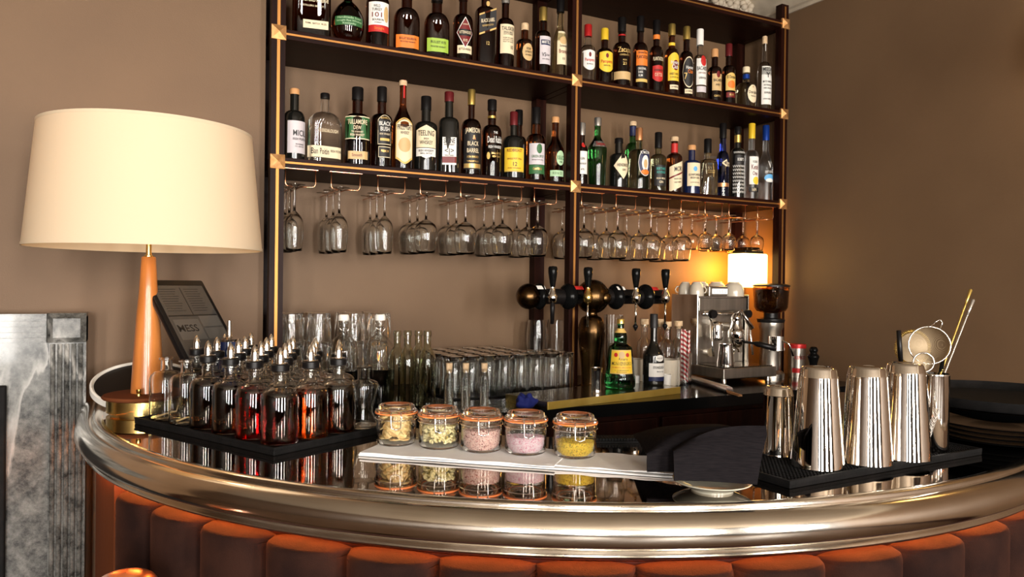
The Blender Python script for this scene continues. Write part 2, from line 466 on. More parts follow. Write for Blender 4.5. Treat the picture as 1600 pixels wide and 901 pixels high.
# ---------------------------------------------------------------- back counter and shelf unit
CZ = 1.045
bc = thing('back_counter', 'dark wooden back counter below the bottle shelves', 'counter', (0, 0, 0))
poly = [(.56, 2.0), (WR-.005, 2.0), (WR-.005, WB-.005), (X0-.02, WB-.005), (X0-.02, 2.40), (.56, 2.40)]
obj('worktop', prism(poly, CZ-.04, CZ), M['gloss'], bc)
obj('body', prism([(.58, 2.03), (WR-.005, 2.03), (WR-.005, WB-.005), (X0-.02, WB-.005), (X0-.02, 2.41), (.58, 2.41)], 0, CZ-.04), M['wood'], bc)
for i in range(4):
    xa = .62+i*.505
    d = obj('door', B(xa, xa+.485, 2.012, 2.03, .12, .80, bevel=.004), M['wood'], bc)
    obj('handle', xform(tube([(0, 0, 0), (0, -.02, 0), (.12, -.02, 0), (.12, 0, 0)], .004, 8), Matrix.Translation((xa+.18, 2.012, .75))), M['oldbrass'], d)
    d = obj('drawer', B(xa, xa+.485, 2.012, 2.03, .82, .985, bevel=.004), M['wood'], bc)
    obj('handle', xform(tube([(0, 0, 0), (0, -.02, 0), (.12, -.02, 0), (.12, 0, 0)], .004, 8), Matrix.Translation((xa+.18, 2.012, .90))), M['oldbrass'], d)

SZ = [1.803, 2.203, 2.603]       # shelf centre heights
un = thing('shelf_unit', 'tall mahogany shelf unit with brass inlay holding bottles and hanging glasses', 'shelf unit')
PW = .021
for i in range(3):
    xc = X0+i*UW
    p = obj('front_post', B(xc-PW, xc+PW, Y0, Y0+.035, CZ, CEIL-.13 if i < 3 else 0), M['wood'], un)
    obj('inlay', B(xc-.0045, xc+.0045, Y0-.0015, Y0+.001, CZ, CEIL-.14), M['goldstrip'], p)
    for z in SZ:
        bm = bmesh.new(); s = .022
        vs = [bm.verts.new((xc+dx, Y0+dy, z+dz)) for dx, dy, dz in ((-s, .002, -s), (s, .002, -s), (s, .002, s), (-s, .002, s), (-s, -.006, -s), (s, -.006, -s), (s, -.006, s), (-s, -.006, s))]
        t = bm.verts.new((xc, Y0-.015, z))
        for q in range(4):
            r_ = (q+1) % 4; bm.faces.new((vs[q], vs[r_], vs[4+r_], vs[4+q])); bm.faces.new((vs[4+q], vs[4+r_], t))
        bm.faces.new(vs[3::-1])
        bmesh.ops.recalc_face_normals(bm, faces=bm.faces)
        obj('brass_stud', bm, M['goldblock'], p)
    obj('rear_post', B(xc-PW-.004 if i else xc-PW, xc+PW, WB-.045, WB-.004, CZ, CEIL-.13), M['wood'], un)
    for z in SZ: obj('side_rail', B(xc-PW+.004, xc+PW-.004, Y0+.035, WB-.045, z-.016, z+.016), M['wood'], un)
for z in SZ:
    for i in range(2):
        xa, xb = X0+i*UW+PW, X0+(i+1)*UW-PW
        s = obj('shelf', B(xa, xb, Y0+.003, WB-.004, z-.016, z+.015, bevel=.0015), M['woodh'], un)
        obj('inlay', B(xa, xb, Y0+.001, Y0+.0035, z-.003, z+.003), M['goldstrip'], s)

# ---------------------------------------------------------------- bottles on the shelves
def body_profile(kind, r, h, rn):
    if kind == 'std':      # round shouldered spirit bottle
        hs, hn = .61*h, .73*h
        p = [(r, hs)]+[(rn+(r-rn)*math.cos(t*PI/2)**.85, hs+(hn-hs)*math.sin(t*PI/2)) for t in (.2, .4, .6, .8)]+[(rn*1.02, hn), (rn, h)]
    elif kind == 'high':   # high square shoulders, short neck
        hs, hn = .66*h, .74*h
        p = [(r, hs)]+[(rn+(r-rn)*math.cos(t*PI/2), hs+(hn-hs)*math.sin(t*PI/2)) for t in (.2, .4, .6, .8)]+[(rn*1.03, hn), (rn, h)]
    elif kind == 'slope':  # long sloping shoulders
        hs, hn = .50*h, .76*h
        p = [(r, hs)]+[(rn+(r-rn)*(.5+.5*math.cos(t*PI)), hs+(hn-hs)*t) for t in (.15, .3, .45, .6, .75, .9)]+[(rn, hn), (rn, h)]
    elif kind == 'orb':
        c = .40*h; p = []
        pts = [(.55*r, .004*0+.0), (.80*r, .10*h), (.97*r, .25*h), (r, .38*h), (.93*r, .52*h), (.68*r, .66*h), (.38*r, .75*h), (rn, .80*h), (rn, h)]
        return [(0, 0)]+smoothprof(pts, 3)
    elif kind == 'flask':  # wide flat flask
        hs, hn = .55*h, .76*h
        p = [(r, hs)]+[(rn+(r-rn)*math.cos(t*PI/2), hs+(hn-hs)*math.sin(t*PI/2)) for t in (.15, .3, .45, .6, .75, .9)]+[(rn*1.02, hn), (rn, h)]
    elif kind == 'squat':
        hs, hn = .52*h, .68*h
        p = [(r, hs)]+[(rn+(r-rn)*math.cos(t*PI/2)**.8, hs+(hn-hs)*math.sin(t*PI/2)) for t in (.2, .4, .6, .8)]+[(rn, hn), (rn, h)]
    elif kind == 'cone':   # widens upward
        hs, hn = .58*h, .80*h
        return [(0, 0), (r*.80, 0), (r*.84, .006), (r*.92, .3*h), (r, hs)]+[(rn+(r-rn)*(.5+.5*math.cos(t*PI)), hs+(hn-hs)*t) for t in (.15, .3, .45, .6, .75, .9)]+[(rn, hn), (rn, h)]
    elif kind == 'bell':   # widest near the foot
        pts = [(r*.86, .0), (r, .035*h), (r, .17*h), (r*.92, .22*h), (r*.78, .58*h), (r*.62, .64*h), (r*.42, .68*h), (r*.44, .76*h), (r*.36, .84*h), (rn, .88*h), (rn, h)]
        return [(0, 0)]+smoothprof(pts, 3)
    elif kind == 'tall':   # slim tall with long neck
        hs, hn = .56*h, .70*h
        p = [(r, hs)]+[(rn+(r-rn)*math.cos(t*PI/2)**1.0, hs+(hn-hs)*math.sin(t*PI/2)) for t in (.2, .4, .6, .8)]+[(rn*1.15, hn), (rn*1.05, .8*h), (rn, h)]
    elif kind == 'wine':
        hs, hn = .45*h, .72*h
        p = [(r, hs)]+[(rn+(r-rn)*(.5+.5*math.cos(t*PI))**1.15, hs+(hn-hs)*t) for t in (.1, .2, .35, .5, .65, .8, .92)]+[(rn, hn), (rn, h)]
    return [(0, .002), (r*.6, 0), (r*.93, 0), (r*.985, .003), (r, .008)]+p
def prof_r(prof, z):
    for (r0, z0), (r1, z1) in zip(prof, prof[1:]):
        if z0 <= z <= z1 and z1 > z0: return r0+(r1-r0)*(z-z0)/(z1-z0)
    return prof[-1][0]
def section(sq, fy, zs, zn):
    """superellipse section below zn, blending to round at the neck"""
    def fn(t, r, z):
        k = 1 if z < zs else max(0, 1-(z-zs)/(zn-zs))
        c, s = math.cos(t), math.sin(t)
        q = (abs(c)**sq+abs(s)**sq)**(-1/sq) if sq > 2 else 1
        q = 1+(q-1)*k; f = 1+(fy-1)*k
        return (r*q*c, r*q*s*f, z)
    return fn
def patch(shape, xc, zc, w, h, surf, n=14):
    bm = bmesh.new(); top, bot = [], []
    for i in range(n+1):
        u = -1+2*i/n
        if shape == 'rect': a, b = h/2, -h/2
        elif shape == 'oval':
            q = math.sqrt(max(1-u*u, .0005)); a, b = h/2*q, -h/2*q
        elif shape == 'diamond': q = max(1-abs(u), .01); a, b = h/2*q, -h/2*q
        elif shape == 'arch': a, b = h/2-.18*h*u*u, -h/2
        elif shape == 'house': a, b = h/2-.22*h*abs(u), -h/2
        elif shape == 'wave': a, b = h/2-.12*h*(1-u*u)*-1-.12*h, -h/2-.06*h*math.cos(u*3)
        elif shape == 'shield': a, b = h/2-.05*h*abs(u), -h/2+.22*h*abs(u)**2
        elif shape == 'slant': a, b = h/2+.22*w*u, -h/2+.22*w*u
        xs = xc+u*w/2
        m_ = 3 if shape in ('rect', 'slant') else 4
        top.append([bm.verts.new(surf(xs, zc+b+(a-b)*j/m_)) for j in range(m_+1)])
    for A, Bq in zip(top, top[1:]):
        for j in range(len(A)-1): bm.faces.new((A[j], Bq[j], Bq[j+1], A[j+1]))
    return bm
RZ0 = {}
def bottle(label, x, y, z, r, h, kind='std', g='dark', cap=('black', .09), sq=2, fy=1, rn=None, deco=(), texts=(), rz=0, group=None, name='spirit_bottle', cat='bottle', seg=32, neckring=None):
    """deco: (shape, x/r, z/h, w/r, h/h, material, layer); texts: (string, x/r, z/h, size/h, material, width/r or None)"""
    t = thing(name, label, cat, (x, y, z), rz, group)
    rn = rn or max(.0130, r*.40)
    capm, capl = cap[0], cap[1]*h
    hb = h-capl*.55
    pf_ = body_profile(kind, r, hb, rn)
    zs, zn = pf_[5][1] if len(pf_) > 5 else .5*h, .78*hb
    fn = section(sq, fy, .55*hb, zn) if (sq > 2 or fy != 1) else None
    if fn:
        bmb = lathe([p if p[0] > 1e-6 else (.0005, p[1]) for p in pf_]+[(.0005, hb)], seg, fn=fn)
        bmesh.ops.remove_doubles(bmb, verts=bmb.verts, dist=1e-5)
    else: bmb = lathe(pf_+[(0, hb)], seg)
    bmesh.ops.recalc_face_normals(bmb, faces=bmb.faces)
    obj('glass_body', bmb, G[g], t, smooth=True, angle=40)
    cr = rn+.0022 if len(cap) < 3 else rn*cap[2]
    obj('cap', lathe([(0, h-capl), (cr, h-capl), (cr, h-.003), (cr-.002, h), (0, h)], 20), M[capm], t, smooth=True, angle=40)
    if neckring:
        m_, za, zb = neckring; q = [(prof_r(pf_, zz*h)+.0012, zz*h) for zz in (za, (za*2+zb)/3, (za+2*zb)/3, zb)]
        obj('neck_band', lathe(q, 20), M[m_], t, smooth=True)
    flat = sq > 2 or fy != 1
    def mk(off):
        if flat: return lambda X, Z: (X, -(r*fy+off)*(1 if abs(X) < r*.6 else (max(0, 1-(abs(X)/r)**max(sq, 2)))**(1/max(sq, 2))) if sq < 5 else -(r*fy+off), Z)
        def s(X, Z):
            q = prof_r(pf_, Z); an = X/r
            return ((q+off)*math.sin(an), -(q+off)*math.cos(an), Z)
        return s
    for d in deco:
        sh, xx, zz, ww, hh, mm = d[:6]; lay = d[6] if len(d) > 6 else 1
        obj('label_patch', patch(sh, xx*r, zz*h, ww*r, hh*h, mk(.0004*lay+.0004)), M[mm], t, smooth=True)
    bych = {}
    for d in texts:
        s_, xx, zz, sz, mm = d[:5]; wd = d[5] if len(d) > 5 else None; sl = d[6] if len(d) > 6 else 0
        bych[mm] = text_bm(s_, sz*h, mk(.0024), xx*r, zz*h, bych.get(mm), slant=sl, width=wd*r if wd else None)
    for mm, b_ in bych.items(): obj('lettering', b_, M[mm], t)
    return t
def sb(shelf, cx, wpx, ytop, label, yoff=.072, h=None, grp=None, **k):
    zt = SZ[shelf]+.015; y = Y0+yoff
    P = ony(cx, ytop, y); r = wpx/2*mpp(P)*.97
    if 'fy' in k or k.get('sq', 2) > 2: r *= 1.0
    hh = h if h else P.z-zt
    k.setdefault('rz', R(-9) if cx < 900 else R(-20))
    return bottle(label, P.x, y, zt, r, hh, group=grp, **k)
g1 = 'whiskey bottles on the upper left shelf'; g2 = 'rum and agave bottles on the upper right shelf'
g3 = 'Irish whiskey bottles on the lower left shelf'; g4 = 'gin and vodka bottles on the lower right shelf'
# upper shelf, left bay
sb(1, 487, 60, 0, 'wide flat dark whiskey bottle at the far left of the upper shelf, small cream label', h=.255, kind='flask', sq=5, fy=.45, g='dark', cap=('woodcap', .12), grp=g1,
   deco=[('rect', .2, .17, 1.3, .105, 'cream')], texts=[('WOODFORD RESERVE', 0, .47, .04, 'cream', 1.7), ('DISTILLERS SELECT', 0, .40, .022, 'cream', 1.2), ('750ML  BATCH  45.2%', .2, .18, .022, 'ink', 1.1)])
sb(1, 544, 52, -22, 'round bellied whiskey bottle with green print on the upper left shelf', kind='orb', g='dark', cap=('black', .1), rn=.014, grp=g1, neckring=('green', .78, .88),
   deco=[('rect', 0, .34, 1.9, .15, 'green')], texts=[('Handmade Sour', 0, .385, .035, 'palegreen', 1.5), ('Straight Rye Whiskey', 0, .335, .03, 'palegreen', 1.6), ('Kentucky', 0, .29, .03, 'palegreen', .8)])
sb(1, 591, 38, -45, 'whiskey bottle with white label printed 101 on the upper left shelf', g='dark', kind='std', cap=('gold', .12), grp=g1,
   deco=[('rect', 0, .38, 1.9, .37, 'white'), ('rect', 0, .235, 1.9, .085, 'red', 2), ('oval', .62, .42, .5, .2, 'tan', 2)],
   texts=[('WILD', -.2, .51, .035, 'ink', .55), ('TURKEY', -.2, .465, .035, 'ink', .8), ('101', -.2, .40, .06, 'darkred', .8), ('BOURBON', -.1, .34, .026, 'ink', .9), ('WHISKEY', -.1, .305, .016, 'ink', .6), ('Straight', 0, .235, .035, 'orange', .8)])
sb(1, 636, 42, -14, 'bourbon flask with bright orange label at the base, upper left shelf', g='dark', kind='flask', sq=2.6, fy=.62, cap=('black', .1), grp=g1,
   deco=[('rect', 0, .18, 1.75, .20, 'orange')], texts=[('BULLEIT BOURBON', 0, .22, .035, 'ink', 1.3), ('FRONTIER WHISKEY', 0, .17, .022, 'ink', 1.2)])
sb(1, 683, 41, -6, 'rye flask with lime green label at the base, upper left shelf', g='dark', kind='flask', sq=2.6, fy=.62, cap=('black', .1), grp=g1,
   deco=[('rect', 0, .20, 1.7, .21, 'lime')], texts=[('BULLEIT RYE', 0, .24, .04, 'ink', 1.2), ('FRONTIER WHISKEY', 0, .17, .025, 'ink', 1.2)])
sb(1, 724, 32, -12, 'whiskey bottle with red diamond label on the upper left shelf', g='dark', cap=('maroon', .12), grp=g1,
   deco=[('rect', 0, .17, 1.6, .11, 'cream'), ('diamond', 0, .40, 1.75, .44, 'white', 2), ('diamond', 0, .40, 1.62, .40, 'darkred', 3), ('rect', 0, .40, 1.3, .09, 'ink', 4)],
   texts=[('RITTENHOUSE', 0, .40, .04, 'cream', 1.15), ('RYE', 0, .29, .035, 'cream', .4), ('100 PROOF', 0, .51, .02, 'cream', .5), ('BOTTLED IN BOND', 0, .17, .03, 'ink', 1.2)])
sb(1, 759, 33, -30, 'square whisky bottle with slanted black and gold label, upper left shelf', g='dark', kind='high', sq=5, fy=.9, cap=('gold', .12), grp=g1,
   deco=[('slant', .0, .50, 1.7, .24, 'gold'), ('slant', .0, .50, 1.7, .20, 'ink', 2), ('oval', 0, .70, .35, .06, 'gold', 2)],
   texts=[('BLACK LABEL', .0, .51, .042, 'cream', 1.35, .22), ('BLENDED SCOTCH', 0, .455, .02, 'gold', 1.1, .22), ('12', 0, .25, .04, 'gold', .3)])
sb(1, 790, 29, -8, 'scotch bottle with tall cream label in front of the dark upper shelf', g='dark', kind='std', cap=('silverfoil', .12), grp=g1,
   deco=[('rect', .1, .39, 1.9, .38, 'cream')], texts=[('TALISKER', .1, .52, .05, 'ink', 1.5), ('SINGLE MALT', .1, .475, .022, 'ink', 1.1), ('SCOTCH WHISKY', .1, .45, .022, 'ink', 1.1), ('FROM THE OLDEST', .1, .40, .015, 'ink', 1.2), ('DISTILLERY ON THE', .1, .375, .015, 'ink', 1.2), ('ISLE OF SKYE', .1, .35, .015, 'ink', 1.2), ('10', .45, .28, .05, 'ink', .3)])
sb(1, 820, 26, 37, 'small whiskey bottle with oval tan label on the upper left shelf', g='amber', kind='high', cap=('cork', .14), grp=g1,
   deco=[('oval', .2, .40, 1.6, .34, 'tan')], texts=[('FEW', .2, .46, .05, 'ink', .6), ('SPIRITS', .2, .40, .04, 'ink', .9), ('BOURBON', .2, .34, .03, 'ink', .8)])
sb(1, 849, 25, 12, 'cognac bottle with white label and navy band on the upper left shelf', g='dark', cap=('goldfoil', .2), grp=g1, kind='high',
   deco=[('rect', .1, .36, 1.7, .40, 'lilac'), ('rect', .1, .47, 1.35, .075, 'navy', 2)], texts=[('MARTELL', .1, .47, .045, 'white', 1.1), ('VS', -.2, .29, .06, 'ink', .5), ('COGNAC', .3, .29, .025, 'ink', .6), ('FINE COGNAC', .1, .23, .02, 'ink', 1)])
sb(1, 876, 24, 0, 'slim brandy bottle with pale yellow label next to the middle post, upper shelf', g='pale', cap=('black', .16), kind='slope', grp=g1,
   deco=[('rect', .1, .38, 1.7, .42, 'cream'), ('oval', .1, .47, 1.1, .1, 'tan', 2)], texts=[('Somerset', .1, .40, .03, 'ink', 1), ('Brandy', .1, .33, .05, 'darkred', 1.2), ('10', .1, .24, .03, 'ink', .3)])
# upper shelf, right bay
sb(1, 919, 24, 39, 'clear rum bottle with white label and red cap on the upper right shelf', g='clear', cap=('redfoil', .2), grp=g2, kind='std',
   deco=[('shield', .1, .38, 1.8, .34, 'white'), ('oval', .1, .47, .35, .08, 'darkred', 2)], texts=[('Pampero', .1, .38, .055, 'red', 1.3), ('BLANCO', .1, .31, .025, 'ink', .8)])
sb(1, 945, 27, 45, 'dark rum bottle with yellow label and yellow cap beside the clear one, upper right shelf', g='dark', cap=('yellowfoil', .2), grp=g2,
   deco=[('shield', .1, .40, 1.9, .36, 'yellow'), ('oval', .1, .50, .35, .08, 'darkred', 2)], texts=[('Pampero', .1, .40, .055, 'red', 1.4), ('ESPECIAL', .1, .33, .025, 'ink', .8)])
sb(1, 972, 29, 28, 'dark rum bottle with plaited tan band around its middle, upper right shelf', g='dark', cap=('black', .2), grp=g2, neckring=('redfoil', .74, .76),
   deco=[('rect', .0, .17, 2.4, .11, 'tan')], texts=[('Zacapa', .1, .52, .075, 'gold', 1.5), ('CENTENARIO', .1, .45, .022, 'gold', 1.1), ('RON', .1, .38, .022, 'gold', .4), ('23', .1, .33, .04, 'gold', .4)])
sb(1, 1001, 24, 26, 'rum bottle with orange and dark banded label on the upper right shelf', g='dark', cap=('black', .2), grp=g2,
   deco=[('rect', .1, .43, 1.8, .20, 'orange'), ('rect', .1, .25, 1.8, .17, 'ink'), ('rect', .1, .14, 1.8, .04, 'mustard')], texts=[('Artisanal Rum', .1, .50, .03, 'ink', 1.2), ('PLANTATION', .1, .44, .045, 'ink', 1.6), ('ORIGINAL', 0, .29, .03, 'white', 1.1), ('DARK', -.2, .245, .03, 'white', .6), ('RUM', -.2, .20, .03, 'white', .5)])
sb(1, 1026, 22, 32, 'dark rum bottle with red lower label on the upper right shelf', g='dark', cap=('black', .2), grp=g2, neckring=('orange', .74, .80),
   deco=[('shield', .1, .27, 1.8, .22, 'red')], texts=[('PLANTATION', .1, .46, .05, 'cream', 1.6), ('OVERPROOF', .1, .31, .028, 'ink', 1.3), ('O.F.T.D.', .1, .25, .045, 'cream', 1.1)])
sb(1, 1050, 23, 38, 'rum bottle with tall yellow label and gold cap on the upper right shelf', g='amber', cap=('goldfoil', .16), grp=g2, neckring=('yellow', .70, .74),
   deco=[('arch', .15, .40, 1.9, .38, 'yellow'), ('oval', .3, .42, .9, .14, 'darkred', 2), ('rect', .2, .125, 1.4, .06, 'cream')], texts=[('Havana', .2, .455, .05, 'white', 1.2), ('Club', .2, .395, .055, 'white', .9), ('ANEJO 3 ANOS', .1, .30, .03, 'ink', 1.3), ('EL RON DE CUBA', .15, .255, .02, 'ink', 1.2), ('LA HABANA', .2, .125, .02, 'ink', 1)])
sb(1, 1073, 22, 42, 'dark brown rum bottle with gold cap and black oval label, upper right shelf', g='dark', cap=('goldfoil', .18), grp=g2,
   deco=[('oval', .1, .36, 1.9, .42, 'cream'), ('oval', .1, .36, 1.8, .39, 'ink', 2), ('rect', .15, .10, 1.3, .06, 'cream')], texts=[('Havana', .2, .42, .045, 'white', 1.1), ('Club', .3, .365, .05, 'orange', .8), ('7', -.4, .30, .09, 'gold', .4), ('LA HABANA', .15, .10, .02, 'ink', 1)])
sb(1, 1094, 21, 46, 'clear rum bottle with white cap and red roundel on the upper right shelf', g='clear', cap=('white', .22), grp=g2,
   deco=[('rect', .1, .40, 1.9, .36, 'white'), ('oval', .3, .55, 1.0, .15, 'red', 2), ('rect', .1, .16, 1.7, .08, 'lilac')], texts=[('BACARDI', .1, .44, .055, 'ink', 1.6), ('CARTA BLANCA', .1, .38, .022, 'darkred', 1.2), ('SUPERIOR RUM', .1, .31, .03, 'ink', 1.1)])
sb(1, 1117, 22, 77, 'short gold rum bottle with tan label and cork top on the upper right shelf', g='dark', cap=('woodcap', .15), grp=g2, kind='high',
   deco=[('rect', .15, .38, 1.7, .30, 'tan'), ('oval', .2, .52, .6, .12, 'darkred', 2)], texts=[('BACARDI', .15, .41, .05, 'ink', 1.3), ('ANEJO', .15, .33, .035, 'ink', .7), ('CUATRO', .1, .13, .035, 'gold', 1)])
sb(1, 1139, 21, 69, 'rum bottle with orange picture label and dark red cap, upper right shelf', g='dark', cap=('maroon', .2), grp=g2,
   deco=[('arch', .1, .38, 1.8, .28, 'mustard'), ('oval', .15, .335, 1.3, .12, 'orange', 2), ('rect', .1, .17, 1.6, .08, 'darkred')], texts=[('El Dorado', .1, .45, .05, 'ink', 1.4), ('RUM', .1, .17, .035, 'gold', .6)])
sb(1, 1166, 32, 105, 'squat pale tequila bottle with cream oval label and blue neck ring, upper right shelf', g='pale', cap=('cream', .14), grp=g2, kind='squat', rn=.014, neckring=('bluecap', .72, .82),
   deco=[('oval', .35, .33, 1.25, .42, 'cream')], texts=[('Don Julio', .35, .36, .07, 'ink', 1.0), ('TEQUILA', .35, .27, .03, 'ink', .6)])
sb(1, 1195, 22, 57, 'tall clear mezcal bottle with long white label at the right end of the upper shelf', g='clear', cap=('cork', .1), grp=g2, kind='tall', rn=.0095,
   deco=[('rect', .1, .34, 1.8, .50, 'white'), ('rect', .0, .88, .25, .16, 'white')], texts=[('MEZCAL', .1, .545, .045, 'ink', 1.4), ('Y', .1, .47, .07, 'ink', .6), ('MATEO MARTIN', .1, .385, .025, 'ink', 1.4), ('ARTESANAL', .1, .34, .02, 'ink', 1.2), ('100% AGAVE', .1, .30, .02, 'ink', 1.2), ('ESPADIN', .1, .24, .025, 'ink', 1), ('OAXACA MEXICO', .1, .16, .018, 'ink', 1.3)])
# lower shelf, left bay
sb(0, 460.5, 33, 139, 'black spirit bottle with pale lilac label at the left end of the lower shelf', g='black', cap=('woodcap', .08), grp=g3, rz=R(14), kind='std', rn=.0135,
   deco=[('rect', 0, .32, 2.2, .44, 'lilac')], texts=[('MICIL', .1, .37, .08, 'ink', 1.3), ('IRISH POITIN', .1, .29, .032, 'ink', 1.3), ('INVERIN', .1, .22, .018, 'ink', .8), ('CO. GALWAY', .1, .19, .018, 'ink', .9)])
sb(0, 508, 54, 146, 'wide clear flask with embossed glass and a cream strip label, lower left shelf', g='clear', cap=('black', .075), grp=g3, kind='flask', sq=3.2, fy=.55, rn=.013, rz=R(8),
   deco=[('rect', -.1, .155, 1.9, .16, 'cream')], texts=[('Ban Poitin', -.45, .155, .085, 'ink', 1.0), ('IRISH POTIN', .5, .17, .035, 'ink', .7), ('GLENDALOUGH', 0, .45, .05, 'cream', 1.2)])
sb(0, 559, 41, 137, 'dark whiskey bottle with wide green label on the lower left shelf', g='dark', cap=('black', .16), grp=g3, rz=R(-15), kind='std', sq=2.4, fy=.8,
   deco=[('rect', .0, .47, 1.85, .27, 'green'), ('rect', .0, .61, 1.85, .012, 'cream', 2), ('rect', .0, .335, 1.85, .012, 'cream', 2), ('rect', .05, .13, 1.5, .10, 'tan')],
   texts=[('TULLAMORE', 0, .54, .06, 'cream', 1.5), ('DEW', 0, .47, .05, 'cream', .6), ('THE LEGENDARY', 0, .42, .022, 'cream', .9), ('IRISH WHISKEY', 0, .38, .03, 'cream', 1.1), ('Smooth', 0, .13, .04, 'darkred', .8)])
sb(0, 597, 34, 136, 'whiskey bottle with tall black label and arched top on the lower left shelf', g='dark', cap=('black', .18), grp=g3, rz=R(-4), kind='high',
   deco=[('arch', .1, .46, 1.35, .36, 'cream'), ('arch', .1, .46, 1.27, .345, 'ink', 2), ('rect', .1, .50, 1.3, .10, 'ink', 3), ('rect', .1, .34, .9, .03, 'mustard', 3), ('rect', .1, .19, 1.2, .13, 'cream'), ('rect', .1, .19, 1.12, .115, 'ink', 2)],
   texts=[('BLACK', .1, .53, .05, 'white', 1.1), ('BUSH', .1, .465, .05, 'white', .85), ('BUSHMILLS', .1, .60, .025, 'gold', .8), ('IRISH WHISKEY', .1, .405, .022, 'cream', 1), ('PREMIUM', .1, .20, .03, 'gold', .7)])
sb(0, 630, 34, 126, 'whiskey bottle with long clear neck, parchment label and red strip over its cork', g='amber', cap=('cork', .06), grp=g3, rz=R(-6), kind='slope', rn=.0115,
   deco=[('wave', .0, .33, 1.8, .48, 'mustard'), ('wave', .0, .33, 1.6, .44, 'cream', 2), ('oval', 0, .27, 1.2, .16, 'tan', 3), ('rect', .15, .90, .5, .20, 'redfoil')], texts=[('PRIZEFIGHT', 0, .46, .06, 'ink', 1.4), ('WHISKEY', 0, .40, .035, 'ink', .8)])
sb(0, 666, 37, 151, 'black whiskey bottle with cream gabled label on the lower left shelf', g='black', cap=('black', .18), grp=g3, rz=R(-18), kind='high',
   deco=[('house', .0, .45, 1.9, .30, 'cream'), ('rect', .0, .25, 1.9, .11, 'white'), ('rect', .0, .305, 1.9, .008, 'ink', 2), ('diamond', 0, .19, .8, .05, 'white')], texts=[('TEELING', 0, .49, .07, 'ink', 1.4), ('IRISH', 0, .42, .025, 'ink', .4), ('WHISKEY', 0, .37, .05, 'ink', 1.1), ('IRISH WHISKEY', 0, .265, .03, 'ink', 1.3), ('SMALL BATCH', 0, .23, .02, 'ink', 1)])
sb(0, 702, 33, 144, 'black whiskey bottle with red and white label and dark red cap, lower left shelf', g='black', cap=('maroon', .12), grp=g3, rz=R(-24), kind='high', sq=4, fy=.9,
   deco=[('rect', .1, .27, 1.35, .33, 'white'), ('rect', .1, .165, 1.35, .075, 'darkred', 2)], texts=[('SLANE', .1, .39, .06, 'ink', 1.1), ('IRISH WHISKEY', .1, .345, .018, 'ink', 1), ('<|>', .1, .27, .06, 'ink', .9), ('TRIPLE CASKED', .1, .215, .016, 'ink', .9)])
sb(0, 737, 32, 140, 'whiskey bottle with gold neck and black label lettered in cream, lower left shelf', g='dark', cap=('goldfoil', .18), grp=g3, rz=R(-12), kind='std',  rn=.0115,
   deco=[('rect', 0, .30, 2.0, .46, 'ink'), ('rect', 0, .11, 1.9, .05, 'gold', 2)], texts=[('JAMESON', 0, .51, .055, 'cream', 1.5), ('&', .1, .43, .05, 'copperfoil', .3), ('BLACK', 0, .36, .05, 'cream', 1.1), ('BARREL', 0, .28, .05, 'cream', 1.2), ('IRISH WHISKEY', 0, .21, .025, 'gold', 1.2), ('TRIPLE DISTILLED', 0, .16, .018, 'gold', 1.2)])
sb(0, 769, 32, 156, 'whiskey bottle printed directly with white script lettering, lower left shelf', g='dark', cap=('black', .14), grp=g3, kind='std', neckring=('goldfoil', .76, .79),
   deco=[('oval', -.6, .27, .35, .09, 'mustard')], texts=[('THE', .1, .56, .03, 'white', .4), ('Dead Rabbit', .1, .47, .085, 'white', 1.6), ('IRISH WHISKEY', .1, .38, .035, 'white', 1.4), ('SMALL BATCH', .2, .30, .025, 'gold', 1), ('NEW YORK', .2, .26, .025, 'gold', .8)])
sb(0, 811, 26, 172, 'black capped bottle half hidden behind the yellow labelled whiskey', g='dark', cap=('black', .2), grp=g3, yoff=.19)
sb(0, 803, 36, 175, 'whiskey bottle with large yellow label and dark red capsule, lower left shelf', g='black', cap=('maroon', .20), grp=g3, rz=R(-26), kind='std', rn=.013,
   deco=[('rect', .1, .28, 2.0, .35, 'yellow'), ('rect', .1, .115, 2.0, .01, 'cream')], texts=[('REDBREAST', .1, .41, .045, 'darkred', 1.4), ('SINGLE POT STILL', .1, .29, .025, 'darkred', 1.3), ('12', .1, .21, .06, 'ink', .35), ('IRISH WHISKEY', .1, .155, .018, 'darkred', 1.2)])
sb(0, 838, 31, 168, 'whiskey bottle with white label bearing a green disc, lower left shelf', g='amber', cap=('black', .22), grp=g3, rz=R(-24), kind='std',
   deco=[('rect', .1, .36, 1.8, .28, 'lilac'), ('oval', .3, .43, .6, .13, 'green', 2), ('rect', .1, .155, 1.8, .12, 'green')], texts=[('GREEN SPOT', .15, .325, .035, 'green', 1.3), ('SINGLE POT STILL', .15, .28, .015, 'ink', 1.2), ('CHATEAU', .1, .16, .03, 'gold', .9)])
sb(0, 868, 30, 183, 'whiskey bottle with wooden stopper and round pale green label, lower left shelf', g='amber', cap=('woodcap', .09), grp=g3, rz=R(-14), kind='slope', rn=.013,
   deco=[('oval', .35, .37, 1.0, .22, 'palegreen'), ('rect', .0, .14, 1.6, .09, 'palegreen')], texts=[('ROE & CO', .35, .37, .06, 'green', .85), ('106', .35, .31, .03, 'green', .3), ('ROE & CO', 0, .14, .04, 'green', 1.0)])
